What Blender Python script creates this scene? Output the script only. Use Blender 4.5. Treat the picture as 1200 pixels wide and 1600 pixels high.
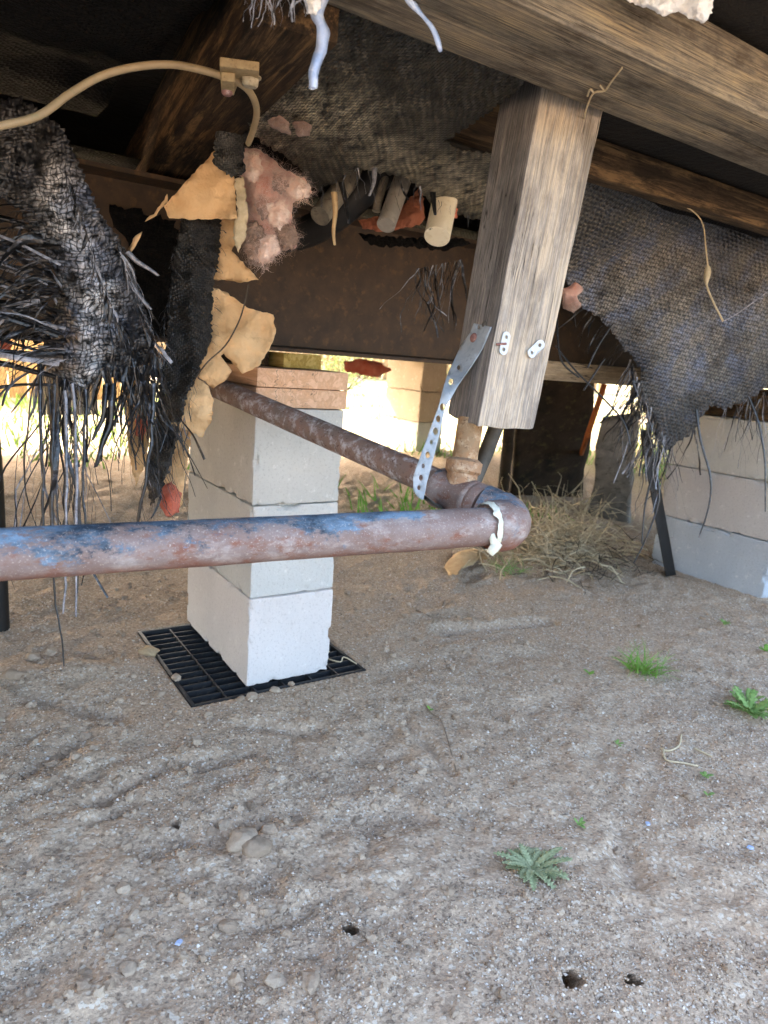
import bpy, bmesh, math, random
import numpy as np
from mathutils import Vector, Matrix, noise as mnoise
from mathutils.geometry import delaunay_2d_cdt

for o in list(bpy.data.objects):
    bpy.data.objects.remove(o)
scene = bpy.context.scene
C = scene.collection
R = math.radians
rnd = random.Random(7)

# ------------------------------------------------------------------ camera
PITCH, ROLL, CAMZ, YAW, FPX = R(12.36), R(4.44), 0.692, R(34.08), 1092.0   # measured on the 1200x1600 photograph
fw = Vector((0, math.cos(PITCH), -math.sin(PITCH)))
r0 = Vector((1, 0, 0)); u0 = r0.cross(fw)
RT = r0*math.cos(ROLL) + u0*math.sin(ROLL)
UP = -r0*math.sin(ROLL) + u0*math.cos(ROLL)
cam = bpy.data.cameras.new('camera')
cam.sensor_fit = 'VERTICAL'; cam.sensor_height = 36; cam.lens = 36*FPX/1600
cam.clip_start = 0.02; cam.clip_end = 2000
cam.dof.use_dof = True; cam.dof.focus_distance = 0.98; cam.dof.aperture_fstop = 8.0
camo = bpy.data.objects.new('camera', cam); C.objects.link(camo)
camo.matrix_world = Matrix(((RT.x, UP.x, -fw.x, 0), (RT.y, UP.y, -fw.y, 0), (RT.z, UP.z, -fw.z, CAMZ), (0, 0, 0, 1)))
scene.camera = camo

# ------------------------------------------------------------------ light
AL = Vector((math.cos(YAW), math.sin(YAW), 0))      # along the home
AD = Vector((-math.sin(YAW), math.cos(YAW), 0))     # across the home, away from the camera
SUN_EL = R(38)
sd = (AD*0.88 - AL*0.30).normalized()
sun_dir = Vector((sd.x*math.cos(SUN_EL), sd.y*math.cos(SUN_EL), math.sin(SUN_EL)))
w = bpy.data.worlds.new('World'); scene.world = w; w.use_nodes = True
nt = w.node_tree; bg = nt.nodes['Background']; sky = nt.nodes.new('ShaderNodeTexSky')
sky.sky_type = 'NISHITA'; sky.sun_disc = False; sky.sun_elevation = SUN_EL
sky.sun_rotation = math.atan2(sun_dir.x, sun_dir.y)
sky.air_density = 1.0; sky.dust_density = 7.0; sky.ozone_density = 0.3
nt.links.new(sky.outputs[0], bg.inputs[0]); bg.inputs[1].default_value = 0.15
sl = bpy.data.lights.new('sun', 'SUN'); sl.energy = 2.0; sl.angle = R(0.5); sl.color = (1, 0.95, 0.87)
so = bpy.data.objects.new('sun', sl); C.objects.link(so)
so.rotation_euler = (-sun_dir).to_track_quat('-Z', 'Y').to_euler()
vs = scene.view_settings
vs.view_transform = 'Standard'; vs.look = 'None'; vs.gamma = 1.0; vs.exposure = 3.55; vs.use_curve_mapping = False
scene.cycles.max_bounces = 7; scene.cycles.diffuse_bounces = 4; scene.cycles.glossy_bounces = 2

# ------------------------------------------------------------------ pixels and house coordinates to points
def ray(u, v):
    return RT*((u-600)/FPX) - UP*((v-800)/FPX) + fw
EYE = Vector((0, 0, CAMZ))
def pt(u, v, t):
    return EYE + ray(u, v)*t
def ptz(u, v, z=0.0):
    r = ray(u, v); return EYE + r*((z-CAMZ)/r.z)
def ptp(u, v, p, n):                                 # where the ray of a pixel meets a plane
    r = ray(u, v); return EYE + r*((p-EYE).dot(n)/r.dot(n))
def H(l, d, z):
    return AL*l + AD*d + Vector((0, 0, z))
def ptd(u, v, d):
    return ptp(u, v, H(0, d, 0), AD)
def depth(p):
    return (p-EYE).dot(fw)

# ------------------------------------------------------------------ numpy noise
_lat = np.random.RandomState(3).rand(256, 256)
def vnoise(x, y, s=0):
    x = x + 37.1*s; y = y + 91.7*s
    xi = np.floor(x).astype(int); yi = np.floor(y).astype(int); fx = x-xi; fy = y-yi
    fx = fx*fx*(3-2*fx); fy = fy*fy*(3-2*fy)
    g = lambda a, b: _lat[a % 256, b % 256]
    return (g(xi, yi)*(1-fx)+g(xi+1, yi)*fx)*(1-fy)+(g(xi, yi+1)*(1-fx)+g(xi+1, yi+1)*fx)*fy - 0.5
def fbm(x, y, f, o=4, s=0):
    r = 0; a = 1.0
    for k in range(o):
        r = r + a*vnoise(x*f, y*f, s+k); a *= 0.5; f *= 2.03
    return r
def sstep(a, b, x):
    t = np.clip((x-a)/(b-a), 0, 1); return t*t*(3-2*t)

# dents, ridges and burrows in the soil: (pixel, pixel2, half width m, depth m)
_dents = [((965, 1290), (1000, 1375), .022, .014), ((150, 1250), (255, 1195), .020, .014), ((160, 1275), (215, 1245), .014, .010), ((60, 1190), (140, 1150), .03, .014),
          ((230, 1330), (300, 1285), .022, .008), ((690, 985), (850, 968), .022, .030), ((640, 1120), (715, 1200), .012, .012),
          ((560, 1290), (640, 1270), .030, .012), ((560, 1180), (600, 1130), .03, .012), ((300, 1190), (380, 1170), .025, .010),
          ((360, 1470), (470, 1420), .028, .008), ((20, 1530), (90, 1500), .03, .012), ((780, 1030), (880, 1010), .03, .006),
          ((600, 1060), (650, 1040), .03, .007), ((930, 1180), (1010, 1150), .035, .010), ((180, 1120), (60, 1080), .03, .016),
          ((390, 1130), (500, 1140), .02, .010), ((820, 1100), (900, 1085), .03, .008), ((1150, 1450), (1190, 1480), .02, .012),
          ((390, 1280), (420, 1275), .02, .010)]
_mounds = [((385, 1310), (395, 1330), .022, .007), ((120, 1175), (150, 1180), .02, .006), ((600, 1360), (680, 1340), .05, .010), ((20, 1050), (200, 1045), .05, .016),
           ((640, 960), (820, 940), .05, .008), ((700, 1010), (800, 1005), .03, .006), ((880, 1330), (930, 1400), .03, .006),
           ((450, 1560), (560, 1540), .05, .008), ((1060, 1130), (1190, 1190), .05, .010), ((330, 1240), (440, 1210), .03, .008)]
_holes = [((895, 1534), .0105), ((990, 1537), .0065), ((547, 1458), .0075), ((274, 1284), .0055)]
def _seg(x, y, a, b):
    ax, ay = a.x, a.y; dx, dy = b.x-a.x, b.y-a.y
    t = np.clip(((x-ax)*dx+(y-ay)*dy)/(dx*dx+dy*dy), 0, 1)
    return np.hypot(x-ax-t*dx, y-ay-t*dy)
def gz(x, y):
    x = np.asarray(x, float); y = np.asarray(y, float)
    d = x*AD.x + y*AD.y; l = x*AL.x+y*AL.y
    z = 0.13*sstep(2.1, 3.3, d) + 0.25*sstep(9, 30, d)
    wx = x + .03*fbm(x, y, 9, 2, 5); wy = y + .03*fbm(x, y, 9, 2, 8)
    near = 1-sstep(.03, .12, np.maximum(np.abs(l-.61)-.21, np.abs(d-1.43)-.21))
    a = .020*fbm(wx, wy, 2.2, 2, 1) + .010*np.abs(fbm(wx*1.0, wy*1.0, 7, 3, 2)) - .006 + .013*fbm(wx, wy, 26, 3, 3)*(.6+1.6*np.clip(vnoise(x*3, y*3, 12)+.2, 0, 1)) + .007*np.clip(vnoise(x*60, y*60, 15)+.1, 0, 1)
    # ploughed streaks that run to the upper right
    sx = (x*.75-y*.66); sy = (x*.66+y*.75)
    a = a + .009*fbm(sx*3.0, sy*.8, 5, 2, 6)*sstep(.5, -.2, x)
    z = z + .62*a*(1-near)
    for (p, q, r, h) in _dents:
        k = _seg(wx, wy, ptz(*p), ptz(*q)); z = z - .8*h*np.exp(-(k/r)**2) + .15*h*np.exp(-((k-1.7*r)/(.7*r))**2)
    for (p, q, r, h) in _mounds:
        k = _seg(wx, wy, ptz(*p), ptz(*q)); z = z + h*np.exp(-(k/r)**2)
    for (p, r) in _holes:
        c = ptz(*p); k = np.hypot(x-c.x, y-c.y); z = z - .15*(1-sstep(r*.8, r*1.15, k)) + .005*np.exp(-((k-1.6*r)/(.7*r))**2)
    return z
def ground_at(p):
    return float(gz(p.x, p.y))
def G(u, v, lift=0.0):
    p = ptz(u, v)
    for _ in range(6):
        p = ptz(u, v, ground_at(p))
    return Vector((p.x, p.y, ground_at(p)+lift))

# ------------------------------------------------------------------ materials
def lin(h):
    h = h.lstrip('#'); c = [int(h[i:i+2], 16)/255 for i in (0, 2, 4)]
    return tuple((a/12.92 if a <= .04045 else ((a+.055)/1.055)**2.4) for a in c)+(1,)
class NT:
    def __init__(s, name, rough=.8, spec=.3):
        s.m = bpy.data.materials.new(name); s.m.use_nodes = True
        s.t = s.m.node_tree; s.b = s.t.nodes['Principled BSDF']
        s.b.inputs['Roughness'].default_value = rough; s.b.inputs['Specular IOR Level'].default_value = spec
    def n(s, t): return s.t.nodes.new(t)
    def put(s, sock, v):
        if hasattr(v, 'is_linked'): s.t.links.new(v, sock)
        else: sock.default_value = v
    def co(s, kind='Object', scale=(1, 1, 1)):
        c = s.n('ShaderNodeTexCoord').outputs[kind]; m = s.n('ShaderNodeMapping'); m.inputs['Scale'].default_value = scale
        s.put(m.inputs[0], c); return m.outputs[0]
    def noise(s, v, scale, detail=4, rough=.55, dist=0):
        k = s.n('ShaderNodeTexNoise'); s.put(k.inputs['Vector'], v); k.inputs['Scale'].default_value = scale
        k.inputs['Detail'].default_value = detail; k.inputs['Roughness'].default_value = rough; k.inputs['Distortion'].default_value = dist
        return k.outputs['Fac']
    def voro(s, v, scale, out='Distance', feat='F1'):
        k = s.n('ShaderNodeTexVoronoi'); k.feature = feat; s.put(k.inputs['Vector'], v); k.inputs['Scale'].default_value = scale
        return k.outputs[out]
    def ramp(s, f, stops):
        k = s.n('ShaderNodeValToRGB'); s.put(k.inputs[0], f); e = k.color_ramp.elements
        while len(e) < len(stops): e.new(.5)
        for i, (p, c) in enumerate(stops):
            e[i].position = p; e[i].color = c if isinstance(c, tuple) else ((c, c, c, 1) if not isinstance(c, str) else lin(c))
        return k.outputs[0]
    def mix(s, f, a, b, mode='MIX'):
        k = s.n('ShaderNodeMix'); k.data_type = 'RGBA'; k.blend_type = mode
        for i, v in ((0, f), (6, a), (7, b)):
            s.put(k.inputs[i], lin(v) if isinstance(v, str) else v)
        return k.outputs[2]
    def math(s, op, a, b=0.0):
        k = s.n('ShaderNodeMath'); k.operation = op; s.put(k.inputs[0], a); s.put(k.inputs[1], b); return k.outputs[0]
    def sep(s, v):
        k = s.n('ShaderNodeSeparateXYZ'); s.put(k.inputs[0], v); return k.outputs
    def color(s, v): s.put(s.b.inputs['Base Color'], lin(v) if isinstance(v, str) else v)
    def rough(s, v): s.put(s.b.inputs['Roughness'], v)
    def bump(s, h, strength=.5, dist=.002, prev=None):
        k = s.n('ShaderNodeBump'); k.inputs['Strength'].default_value = strength; k.inputs['Distance'].default_value = dist
        s.put(k.inputs['Height'], h)
        if prev is not None: s.put(k.inputs['Normal'], prev)
        s.put(s.b.inputs['Normal'], k.outputs[0]); return k.outputs[0]

M = {}
def m_dirt():
    n = NT('dirt', .95, .1); c = n.co('Object')
    a = n.noise(c, 1.6, 4); b = n.noise(c, 14, 6, .65); g = n.noise(c, 160, 3, .7)
    col = n.ramp(a, [(.3, '#b99f84'), (.5, '#c5ad93'), (.7, '#bba58e')])
    col = n.mix(n.ramp(b, [(.35, 0.0), (.7, .7)]), col, '#c9b49b')
    col = n.mix(n.ramp(g, [(.40, .45), (.56, 0.0)]), col, '#7d6c5b')
    sp = n.voro(c, 240, 'Color'); v = n.sep(sp)[0]
    col = n.mix(n.ramp(v, [(.86, 0.0), (.9, .7)]), col, '#d5cab8')
    col = n.mix(n.ramp(v, [(.04, .5), (.08, 0.0)]), col, '#5a4d42')
    far = n.sep(n.co('Object'))[1]
    green = n.ramp(n.noise(c, .9, 5), [(.42, 0.0), (.56, 1.0)])
    dd = n.math('MULTIPLY', n.ramp(n.math('MULTIPLY', far, .1), [(.38, 0.0), (.52, .75)]), green)
    col = n.mix(dd, col, '#7d8248')
    n.color(col)
    h1 = n.bump(g, .5, .003); h2 = n.bump(n.noise(c, 105, 4, .7), .6, .006, h1); n.bump(n.noise(c, 45, 5, .65), .5, .012, h2)
    return n.m
def m_attr(name, rough=.85, bump=None):
    n = NT(name, rough, .25); k = n.n('ShaderNodeAttribute'); k.attribute_name = 'tint'
    c = n.co('Object'); n.color(n.mix(n.ramp(n.noise(c, 220, 3), [(.35, .2), (.65, 0.0)]), k.outputs[0], '#6b5d4f'))
    n.bump(n.noise(c, 170, 5, .7), .9, .003); return n.m
def m_concrete(name, a, b, pore='#8f8b84'):
    n = NT(name, .92, .2); c = n.co('Object')
    col = n.mix(n.ramp(n.noise(c, 6, 5, .6), [(.32, 0.0), (.68, 1.0)]), a, b)
    col = n.mix(n.ramp(n.noise(c, 170, 4, .75), [(.36, .6), (.46, 0.0)]), col, pore)
    col = n.mix(n.ramp(n.noise(c, 55, 4, .7), [(.60, 0.0), (.74, .55)]), col, '#eeebe4')
    n.color(col)
    z = n.bump(n.noise(c, 260, 3, .6), .45, .0016); n.bump(n.noise(c, 60, 4), .3, .003, z); return n.m
def m_wood(name, cols, freq=55, bump=.5, dark=.6, dirt='#2c2419', dirtamt=.5, pale=None):
    n = NT(name, .85, .2)
    g = n.noise(n.co('Object', (3.0, freq, freq)), 1.0, 6, .7, .8)
    f = n.noise(n.co('Object', (9, freq*2.4, freq*2.4)), 1.0, 5, .75, .3)
    k = n.noise(n.co('Object', (1.3, freq*.45, freq*.45)), 1.0, 3, .6, .4)
    col = n.ramp(g, [(.30+.09*i, q) for i, q in enumerate(cols)])
    col = n.mix(n.ramp(f, [(.42, dark), (.52, 0.0)]), col, dirt)
    pt_ = n.noise(n.co('Object', (.35, 1, 1)), 16, 7, .75)
    col = n.mix(n.ramp(pt_, [(.47, 0.0), (.60, dirtamt)]), col, dirt)
    if pale: col = n.mix(n.math('MULTIPLY', n.ramp(pt_, [(.36, .8), (.48, 0.0)]), n.ramp(f, [(.45, 0.0), (.6, 1.0)])), col, pale)
    crack = n.ramp(k, [(.488, 0.0), (.5, 1.0), (.512, 0.0)]); crack = n.math('MULTIPLY', crack, n.ramp(n.noise(n.co('Object', (.7, 1, 1)), 9, 3), [(.46, 0.0), (.56, .9)]))
    col = n.mix(crack, col, '#15110c')
    n.color(col)
    z = n.bump(f, bump, .0012); n.bump(g, bump, .0016, z); return n.m
def m_char(name, ash='#8d8980', amt=.5, freq=170, tint='#16140f', rough=.55, blue=0.0, spk=.1, tint2='#2b261f', spec=.5, dis=.022, local=False, wb=.0018):
    """charred woven sheet: black tapes over and under, some bleached to ash"""
    n = NT(name, rough, spec); uv = n.n('ShaderNodeTexCoord').outputs['UV']
    dn = n.n('ShaderNodeTexNoise'); dn.inputs['Scale'].default_value = 22; n.put(dn.inputs['Vector'], uv)
    va = n.n('ShaderNodeVectorMath'); va.operation = 'MULTIPLY_ADD'; n.put(va.inputs[0], dn.outputs['Color']); va.inputs[1].default_value = (dis, dis, 0); n.put(va.inputs[2], uv)
    sc = n.n('ShaderNodeVectorMath'); sc.operation = 'SCALE'; n.put(sc.inputs[0], va.outputs[0]); sc.inputs['Scale'].default_value = freq
    x, y, _ = n.sep(sc.outputs[0])
    pi = math.pi
    sx = n.math('ABSOLUTE', n.math('SINE', n.math('MULTIPLY', x, pi))); sy = n.math('ABSOLUTE', n.math('SINE', n.math('MULTIPLY', y, pi)))
    ck = n.n('ShaderNodeTexChecker'); ck.inputs['Scale'].default_value = 1.0; n.put(ck.inputs['Vector'], sc.outputs[0])
    k = n.n('ShaderNodeMix'); n.put(k.inputs[0], ck.outputs['Fac']); n.put(k.inputs[2], sx); n.put(k.inputs[3], sy)
    h = k.outputs[0]
    big = n.noise(uv, 7, 5, .6); mid = n.noise(uv, 60, 4, .7)
    ashm = n.math('MULTIPLY', n.ramp(big, [(.62-.35*amt, 0.0), (.85-.35*amt, 1.0)]), n.ramp(mid, [(.38, spk), (.62, 1.0)]))
    ashm = n.math('MULTIPLY', ashm, n.ramp(h, [(.25, .08), (.8, 1.0)]))
    if local:
        at_ = n.n('ShaderNodeAttribute'); at_.attribute_name = 'ash'; ashm = n.math('MULTIPLY', ashm, at_.outputs['Fac'])
    col = n.mix(n.ramp(mid, [(.4, 0.0), (.7, 1.0)]), tint, tint2)
    col = n.mix(ashm, col, n.mix(n.ramp(n.noise(uv, 11, 3), [(.45, 0.0), (.62, blue)]), ash, '#7f8fb0'))
    n.color(col)
    z = n.bump(h, .8, wb); n.bump(mid, .7, .005, z); return n.m
def m_paint_pipe(name, blue=.5, zo=0.0):
    n = NT(name, .62, .4); c = n.co('Object'); cs = n.co('Object', (.55, 1, 1)); x, y, z = n.sep(c)
    col = n.mix(n.ramp(n.noise(cs, 22, 6, .7), [(.35, 0.0), (.65, 1.0)]), '#77625a', '#8b7f7a')
    col = n.mix(n.ramp(n.noise(cs, 60, 5, .7), [(.52, 0.0), (.66, .8)]), col, '#7a4c38')
    col = n.mix(n.ramp(n.noise(cs, 34, 5, .7), [(.54, 0.0), (.68, .7)]), col, '#aea8a3')
    zt = n.math('MULTIPLY', n.math('SUBTRACT', z, zo), 14.0)
    bm = n.math('ADD', n.noise(cs, 13, 9, .8), n.math('MULTIPLY', zt, .26))
    bm = n.math('SUBTRACT', bm, .10-.10*blue)
    if not zo: bm = n.math('ADD', bm, n.math('SUBTRACT', n.ramp(n.math('MULTIPLY', x, 1.0), [(.05, 0.0), (.55, .10)]), .045))
    bmask = n.ramp(bm, [(.50, 0.0), (.56, 1.0)])
    bcol = n.mix(n.ramp(n.noise(cs, 30, 5, .7), [(.4, 0.0), (.66, 1.0)]), '#2b3743', '#7690a6')
    col = n.mix(bmask, col, bcol)
    col = n.mix(n.ramp(n.noise(c, 420, 3, .75), [(.58, 0.0), (.70, .5)]), col, '#cfc9c0')
    low = n.ramp(n.math('ADD', n.math('MULTIPLY', n.math('SUBTRACT', z, zo), -20.0), n.math('MULTIPLY', n.noise(cs, 25, 4), .6)), [(.55, 0.0), (.85, .8)])
    col = n.mix(low, col, '#7a4630')
    n.color(col)
    q = n.bump(n.noise(c, 120, 5, .7), .4, .0015); n.bump(bmask, .4, .0006, q); return n.m
def m_rust(name, a='#6d5a4d', b='#8b6247', pale='#b3a28c', amt=.5):
    n = NT(name, .75, .35); c = n.co('Object')
    col = n.mix(n.ramp(n.noise(c, 25, 6, .7), [(.38, 0.0), (.62, 1.0)]), a, b)
    col = n.mix(n.ramp(n.noise(c, 60, 5, .7), [(.62-.2*amt, 0.0), (.78-.2*amt, .9)]), col, pale)
    col = n.mix(n.ramp(n.noise(c, 160, 3, .7), [(.58, 0.0), (.68, .8)]), col, '#4a2a1c')
    n.color(col); z = n.bump(n.noise(c, 140, 5, .7), .6, .002); n.bump(n.noise(c, 30, 3), .4, .003, z); return n.m
def m_noise(name, a, b, scale=20, rough=.85, fine=200, bump=.4, dist=.002, spec=.3, sub=0, dark=None, trans=0):
    n = NT(name, rough, spec); c = n.co('Object')
    col = n.mix(n.ramp(n.noise(c, scale, 5, .65), [(.35, 0.0), (.65, 1.0)]), a, b)
    if dark: col = n.mix(n.ramp(n.noise(c, scale*2.3, 5, .65), [(.55, 0.0), (.72, .8)]), col, dark)
    n.color(col); n.bump(n.noise(c, fine, 4, .65), bump, dist)
    if sub: n.b.inputs['Subsurface Weight'].default_value = sub; n.b.inputs['Subsurface Radius'].default_value = (.01, .006, .004)
    return n.m
def m_kraft():
    n = NT('kraft_paper', .8, .25); c = n.co('Object')
    col = n.mix(n.ramp(n.noise(c, 14, 5, .6), [(.35, 0.0), (.65, 1.0)]), '#cda371', '#dcba8c')
    col = n.mix(n.ramp(n.noise(c, 30, 5, .7), [(.6, 0.0), (.76, .65)]), col, '#8a6335')
    col = n.mix(n.ramp(n.noise(c, 48, 4, .7), [(.68, 0.0), (.76, .7)]), col, '#2f2317')
    n.color(col); z = n.bump(n.noise(c, 90, 4), .4, .003); n.bump(n.noise(c, 18, 4), .9, .02, z); return n.m
def m_pink():
    n = NT('insulation_pink', .95, .1); c = n.co('Object')
    z = n.sep(c)[2]
    col = n.mix(n.ramp(n.noise(c, 24, 5, .7), [(.36, 0.0), (.66, 1.0)]), '#e29880', '#f6d4c2')
    f = n.math('ADD', n.math('MULTIPLY', z, -7.0), n.noise(c, 30, 5, .7))
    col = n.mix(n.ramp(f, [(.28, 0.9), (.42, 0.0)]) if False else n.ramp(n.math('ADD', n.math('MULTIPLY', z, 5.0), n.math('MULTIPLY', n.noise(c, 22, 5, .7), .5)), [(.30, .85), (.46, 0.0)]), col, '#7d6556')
    n.color(col); n.bump(n.noise(c, 110, 6, .8), 1.0, .010); n.b.inputs['Sheen Weight'].default_value = .4
    return n.m

M['dirt'] = m_dirt()
M['stone'] = m_attr('stone_grain')
M['block'] = m_concrete('concrete_grey', '#bdbbb2', '#c9c7be', '#aaa79f')
M['block_mid'] = m_concrete('concrete_mid', '#c2c2bc', '#cdccc5', '#b0ada6')
M['block_pale'] = m_concrete('concrete_pale', '#d2ccc6', '#dcd6d0', '#bbb4ae')
M['block_tan'] = m_concrete('concrete_tan', '#a89a86', '#b5a793', '#857a6a')
M['block_pink'] = m_concrete('concrete_pinkish', '#c0bab4', '#cac5be', '#a09a94')
M['block_blue'] = m_concrete('concrete_sky_tint', '#b0b6bb', '#bac0c4', '#969ba0')  # blue of skylight in the shade painted into the concrete
M['cap'] = m_wood('wood_new', ['#d3a680', '#dfb48f', '#d1a886', '#e6c09e'], 60, .3, .15, '#a87d58', .15)
M['shim'] = m_wood('wood_treated', ['#a58a48', '#b09755', '#97803f', '#b8a05f'], 60, .3, .2, '#6c5526', .2)
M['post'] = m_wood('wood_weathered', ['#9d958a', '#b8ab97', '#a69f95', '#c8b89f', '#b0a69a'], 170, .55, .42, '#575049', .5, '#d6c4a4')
M['post_side'] = m_wood('wood_post_grey', ['#6f6c6a', '#87827c', '#787572', '#948d84'], 210, .6, .5, '#45423f', .5, '#a59c90')  # darker, greyer wood for the post's left face
M['rim'] = m_wood('wood_rim', ['#676054', '#857a69', '#746b5f', '#9a8c74', '#877c6d'], 190, .55, .55, '#3a3126', .75, '#b8a176')
M['joist'] = m_wood('wood_scorched', ['#2d2317', '#493623', '#37291b', '#6b5235'], 45, .8, .7, '#0d0b08', .9)
M['plank'] = m_wood('wood_smoked', ['#3a2e20', '#594631', '#4a3a29', '#7b6243'], 50, .7, .6, '#1d1811', .7)
M['ledger'] = m_wood('wood_ledger', ['#8d7a5f', '#a08c6f', '#94826a', '#b09b7b'], 90, .4, .3, '#5e4a33', .4)
M['deck'] = m_noise('charred_deck', '#14110d', '#221c15', 6, .9, 60, .8, .01)
M['wall'] = m_noise('siding', '#bdb8ac', '#c9c4b8', 3, .7)
M['roof'] = m_noise('roofing', '#8d8b88', '#9b9996', 3, .8)
M['steel'] = m_noise('steel_rusted', '#33271b', '#463422', 22, .7, 120, .5, .002, .4, dark='#5f4427')
M['belly'] = m_char('belly_black', '#3a372f', .05, 170, '#080706', .8, 0, .1, '#12100d', .15)
M['char_c'] = m_char('belly_centre', '#b9ae90', .95, 200, '#14110d', .5, .1, .0, '#241f18', .5, .012, True, .0030)
M['char_l'] = m_char('belly_left', '#f0eeec', 1.1, 135, '#0a0909', .32, .85, .0, '#1c1917', .6, .04, True, .0022)
M['char_r'] = m_char('belly_right', '#a09b93', 1.0, 95, '#121110', .40, .85, .35, '#1d1b19', .5, .010, True, .0040)
M['char_s'] = m_char('belly_strip', '#7a7870', .36, 300, '#100f0e', .45)
M['strand'] = m_noise('melted_strand', '#0c0b0b', '#191818', 40, .28, 120, .5, .002, .6, dark='#6b6f7a')
M['strand_grey'] = m_noise('ash_strand', '#55565a', '#aaaab0', 60, .35, 120, .5, .002, .6, dark='#16171a')
M['pipe_blue'] = m_paint_pipe('painted_pipe', .5)
M['pipe_back'] = m_rust('pipe_back_rust', '#75665d', '#86695b', '#b3aeac', .65)
M['fitting'] = m_paint_pipe('fitting_paint', .25, .036)
M['riser'] = m_rust('riser_rust', '#8a7458', '#9a7550', '#b5a183', .6)
M['coupling'] = m_rust('coupling_rust', '#92785e', '#a37c58', '#bca98e', .6)
M['dope'] = m_noise('pipe_dope', '#d3d6c2', '#e4e5d6', 60, .7, 200, .6, .003)
M['galv'] = m_noise('galvanised', '#8d98a0', '#a7b0b5', 40, .5, 300, .2, .0008, .5, dark='#747d80')
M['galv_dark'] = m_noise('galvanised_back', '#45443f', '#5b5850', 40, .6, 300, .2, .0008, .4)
M['screw'] = m_rust('screw_rust', '#8a6660', '#7a5148', '#b09a92', .4)
M['clip'] = m_noise('zinc_clip', '#b8bfc2', '#ccd1d2', 80, .45, 300, .2, .0006, .5)
M['copper'] = m_noise('copper_wire', '#8f7d5e', '#9f8c6c', 30, .5, 300, .2, .0008, .5, dark='#747a5e')
M['clamp'] = m_noise('clamp_bronze', '#a5916a', '#8f7a57', 90, .6, 300, .4, .001, .5, dark='#5e5038')
M['bolt'] = m_noise('bolt_steel', '#b3a88e', '#96896e', 120, .5, 300, .3, .0006, .5, dark='#6b5b42')
M['kraft'] = m_kraft(); M['pink'] = m_pink()
M['peach'] = m_noise('insulation_peach', '#f1cab2', '#fae8da', 40, .95, 140, 1.0, .008, .1)
M['brown_fluff'] = m_noise('insulation_soiled', '#8d7666', '#b39a8a', 40, .95, 140, 1.0, .008, .1, dark='#c9a391')
M['pink_light'] = m_noise('insulation_fibre', '#f0cdbc', '#f6dfd2', 60, .9, 200, .2, .001)
M['red_fluff'] = m_noise('insulation_red', '#b5553f', '#c97f68', 20, .95, 120, .8, .006)
M['dark_fluff'] = m_noise('insulation_dark', '#9a5a40', '#b5765a', 16, .95, 80, .8, .008, dark='#5a3422')  # darker orange-brown insulation
M['pvc_white'] = m_noise('pvc_cream', '#e2d7ba', '#ece3ca', 30, .45, 200, .1, .0005, .5, dark='#cfc09a')
M['pvc_grey'] = m_noise('pvc_grey', '#8f8a80', '#a19b90', 30, .6, 200, .2, .0008, .4, dark='#6e675c')
M['pvc_dirty'] = m_noise('pvc_dirty', '#6e675b', '#8f8673', 40, .6, 200, .3, .001, .4, dark='#3e3427')
M['abs'] = m_noise('black_duct', '#191817', '#22201d', 20, .6, 120, .3, .002, .4)
M['pad'] = m_noise('black_pad', '#1b1d20', '#25282b', 30, .55, 200, .2, .001, .4, dark='#4d463d')
M['foam'] = m_noise('white_foam', '#e8e6e0', '#f1efea', 30, .9, 120, .8, .004, .2)
M['orange_foam'] = m_noise('amber_foam', '#6b4326', '#8e6239', 60, .7, 150, .8, .004, .3, dark='#c2a27c')
M['blue_film'] = m_noise('blue_film', '#93abd2', '#c9d5ea', 50, .35, 150, .4, .002, .5, dark='#e4e8f0')  # near-white patches paint highlights onto the film
M['web'] = m_noise('dusty_web', '#b3a281', '#c7b797', 90, .95, 200, .3, .001)
M['leaf'] = m_noise('thistle_leaf', '#859068', '#aeb58e', 70, .8, 200, .4, .0015, dark='#63754f')
M['grass'] = m_noise('grass_blade', '#6b9a3c', '#93b956', 30, .6, 200, .2, .0008)
M['weed'] = m_noise('weed_leaf', '#6f9149', '#9ab46e', 40, .7, 200, .3, .001)
M['straw'] = m_noise('dry_straw', '#bcab8a', '#d3c4a4', 30, .9, 200, .2, .001, dark='#857660')
M['dead_leaf'] = m_noise('dead_leaf', '#b59468', '#ccb084', 30, .8, 150, .5, .003)
M['soot_panel'] = m_noise('sooty_board', '#1e1a15', '#3a3025', 8, .9, 60, .6, .004, dark='#59502f')
M['rusty'] = m_rust('rust_orange', '#94502a', '#a9622f', '#b9824e', .3)
M['ash'] = m_noise('ash_grey', '#6b6862', '#8d8981', 14, .95, 80, .6, .005, dark='#33302c')
M['stake'] = m_noise('stake_black', '#191817', '#262422', 30, .5, 150, .3, .001, .4)
M['vinyl'] = m_noise('vinyl_grey', '#8f8d88', '#a4a29c', 8, .6, 120, .2, .001)
M['fence'] = m_wood('fence_board', ['#a5865e', '#b8976b', '#a28460', '#c2a47a'], 20, .4, .3, '#70552f', .3)
M['bush'] = m_noise('shrub_leaf', '#6e7f45', '#8b9a5c', 20, .8, 100, .3, .002)
M['root'] = m_noise('dry_root', '#7d6c5a', '#94826e', 60, .9, 200, .4, .001)
M['twig'] = m_noise('twig', '#3c352c', '#584c3e', 60, .9, 200, .4, .001)

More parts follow.
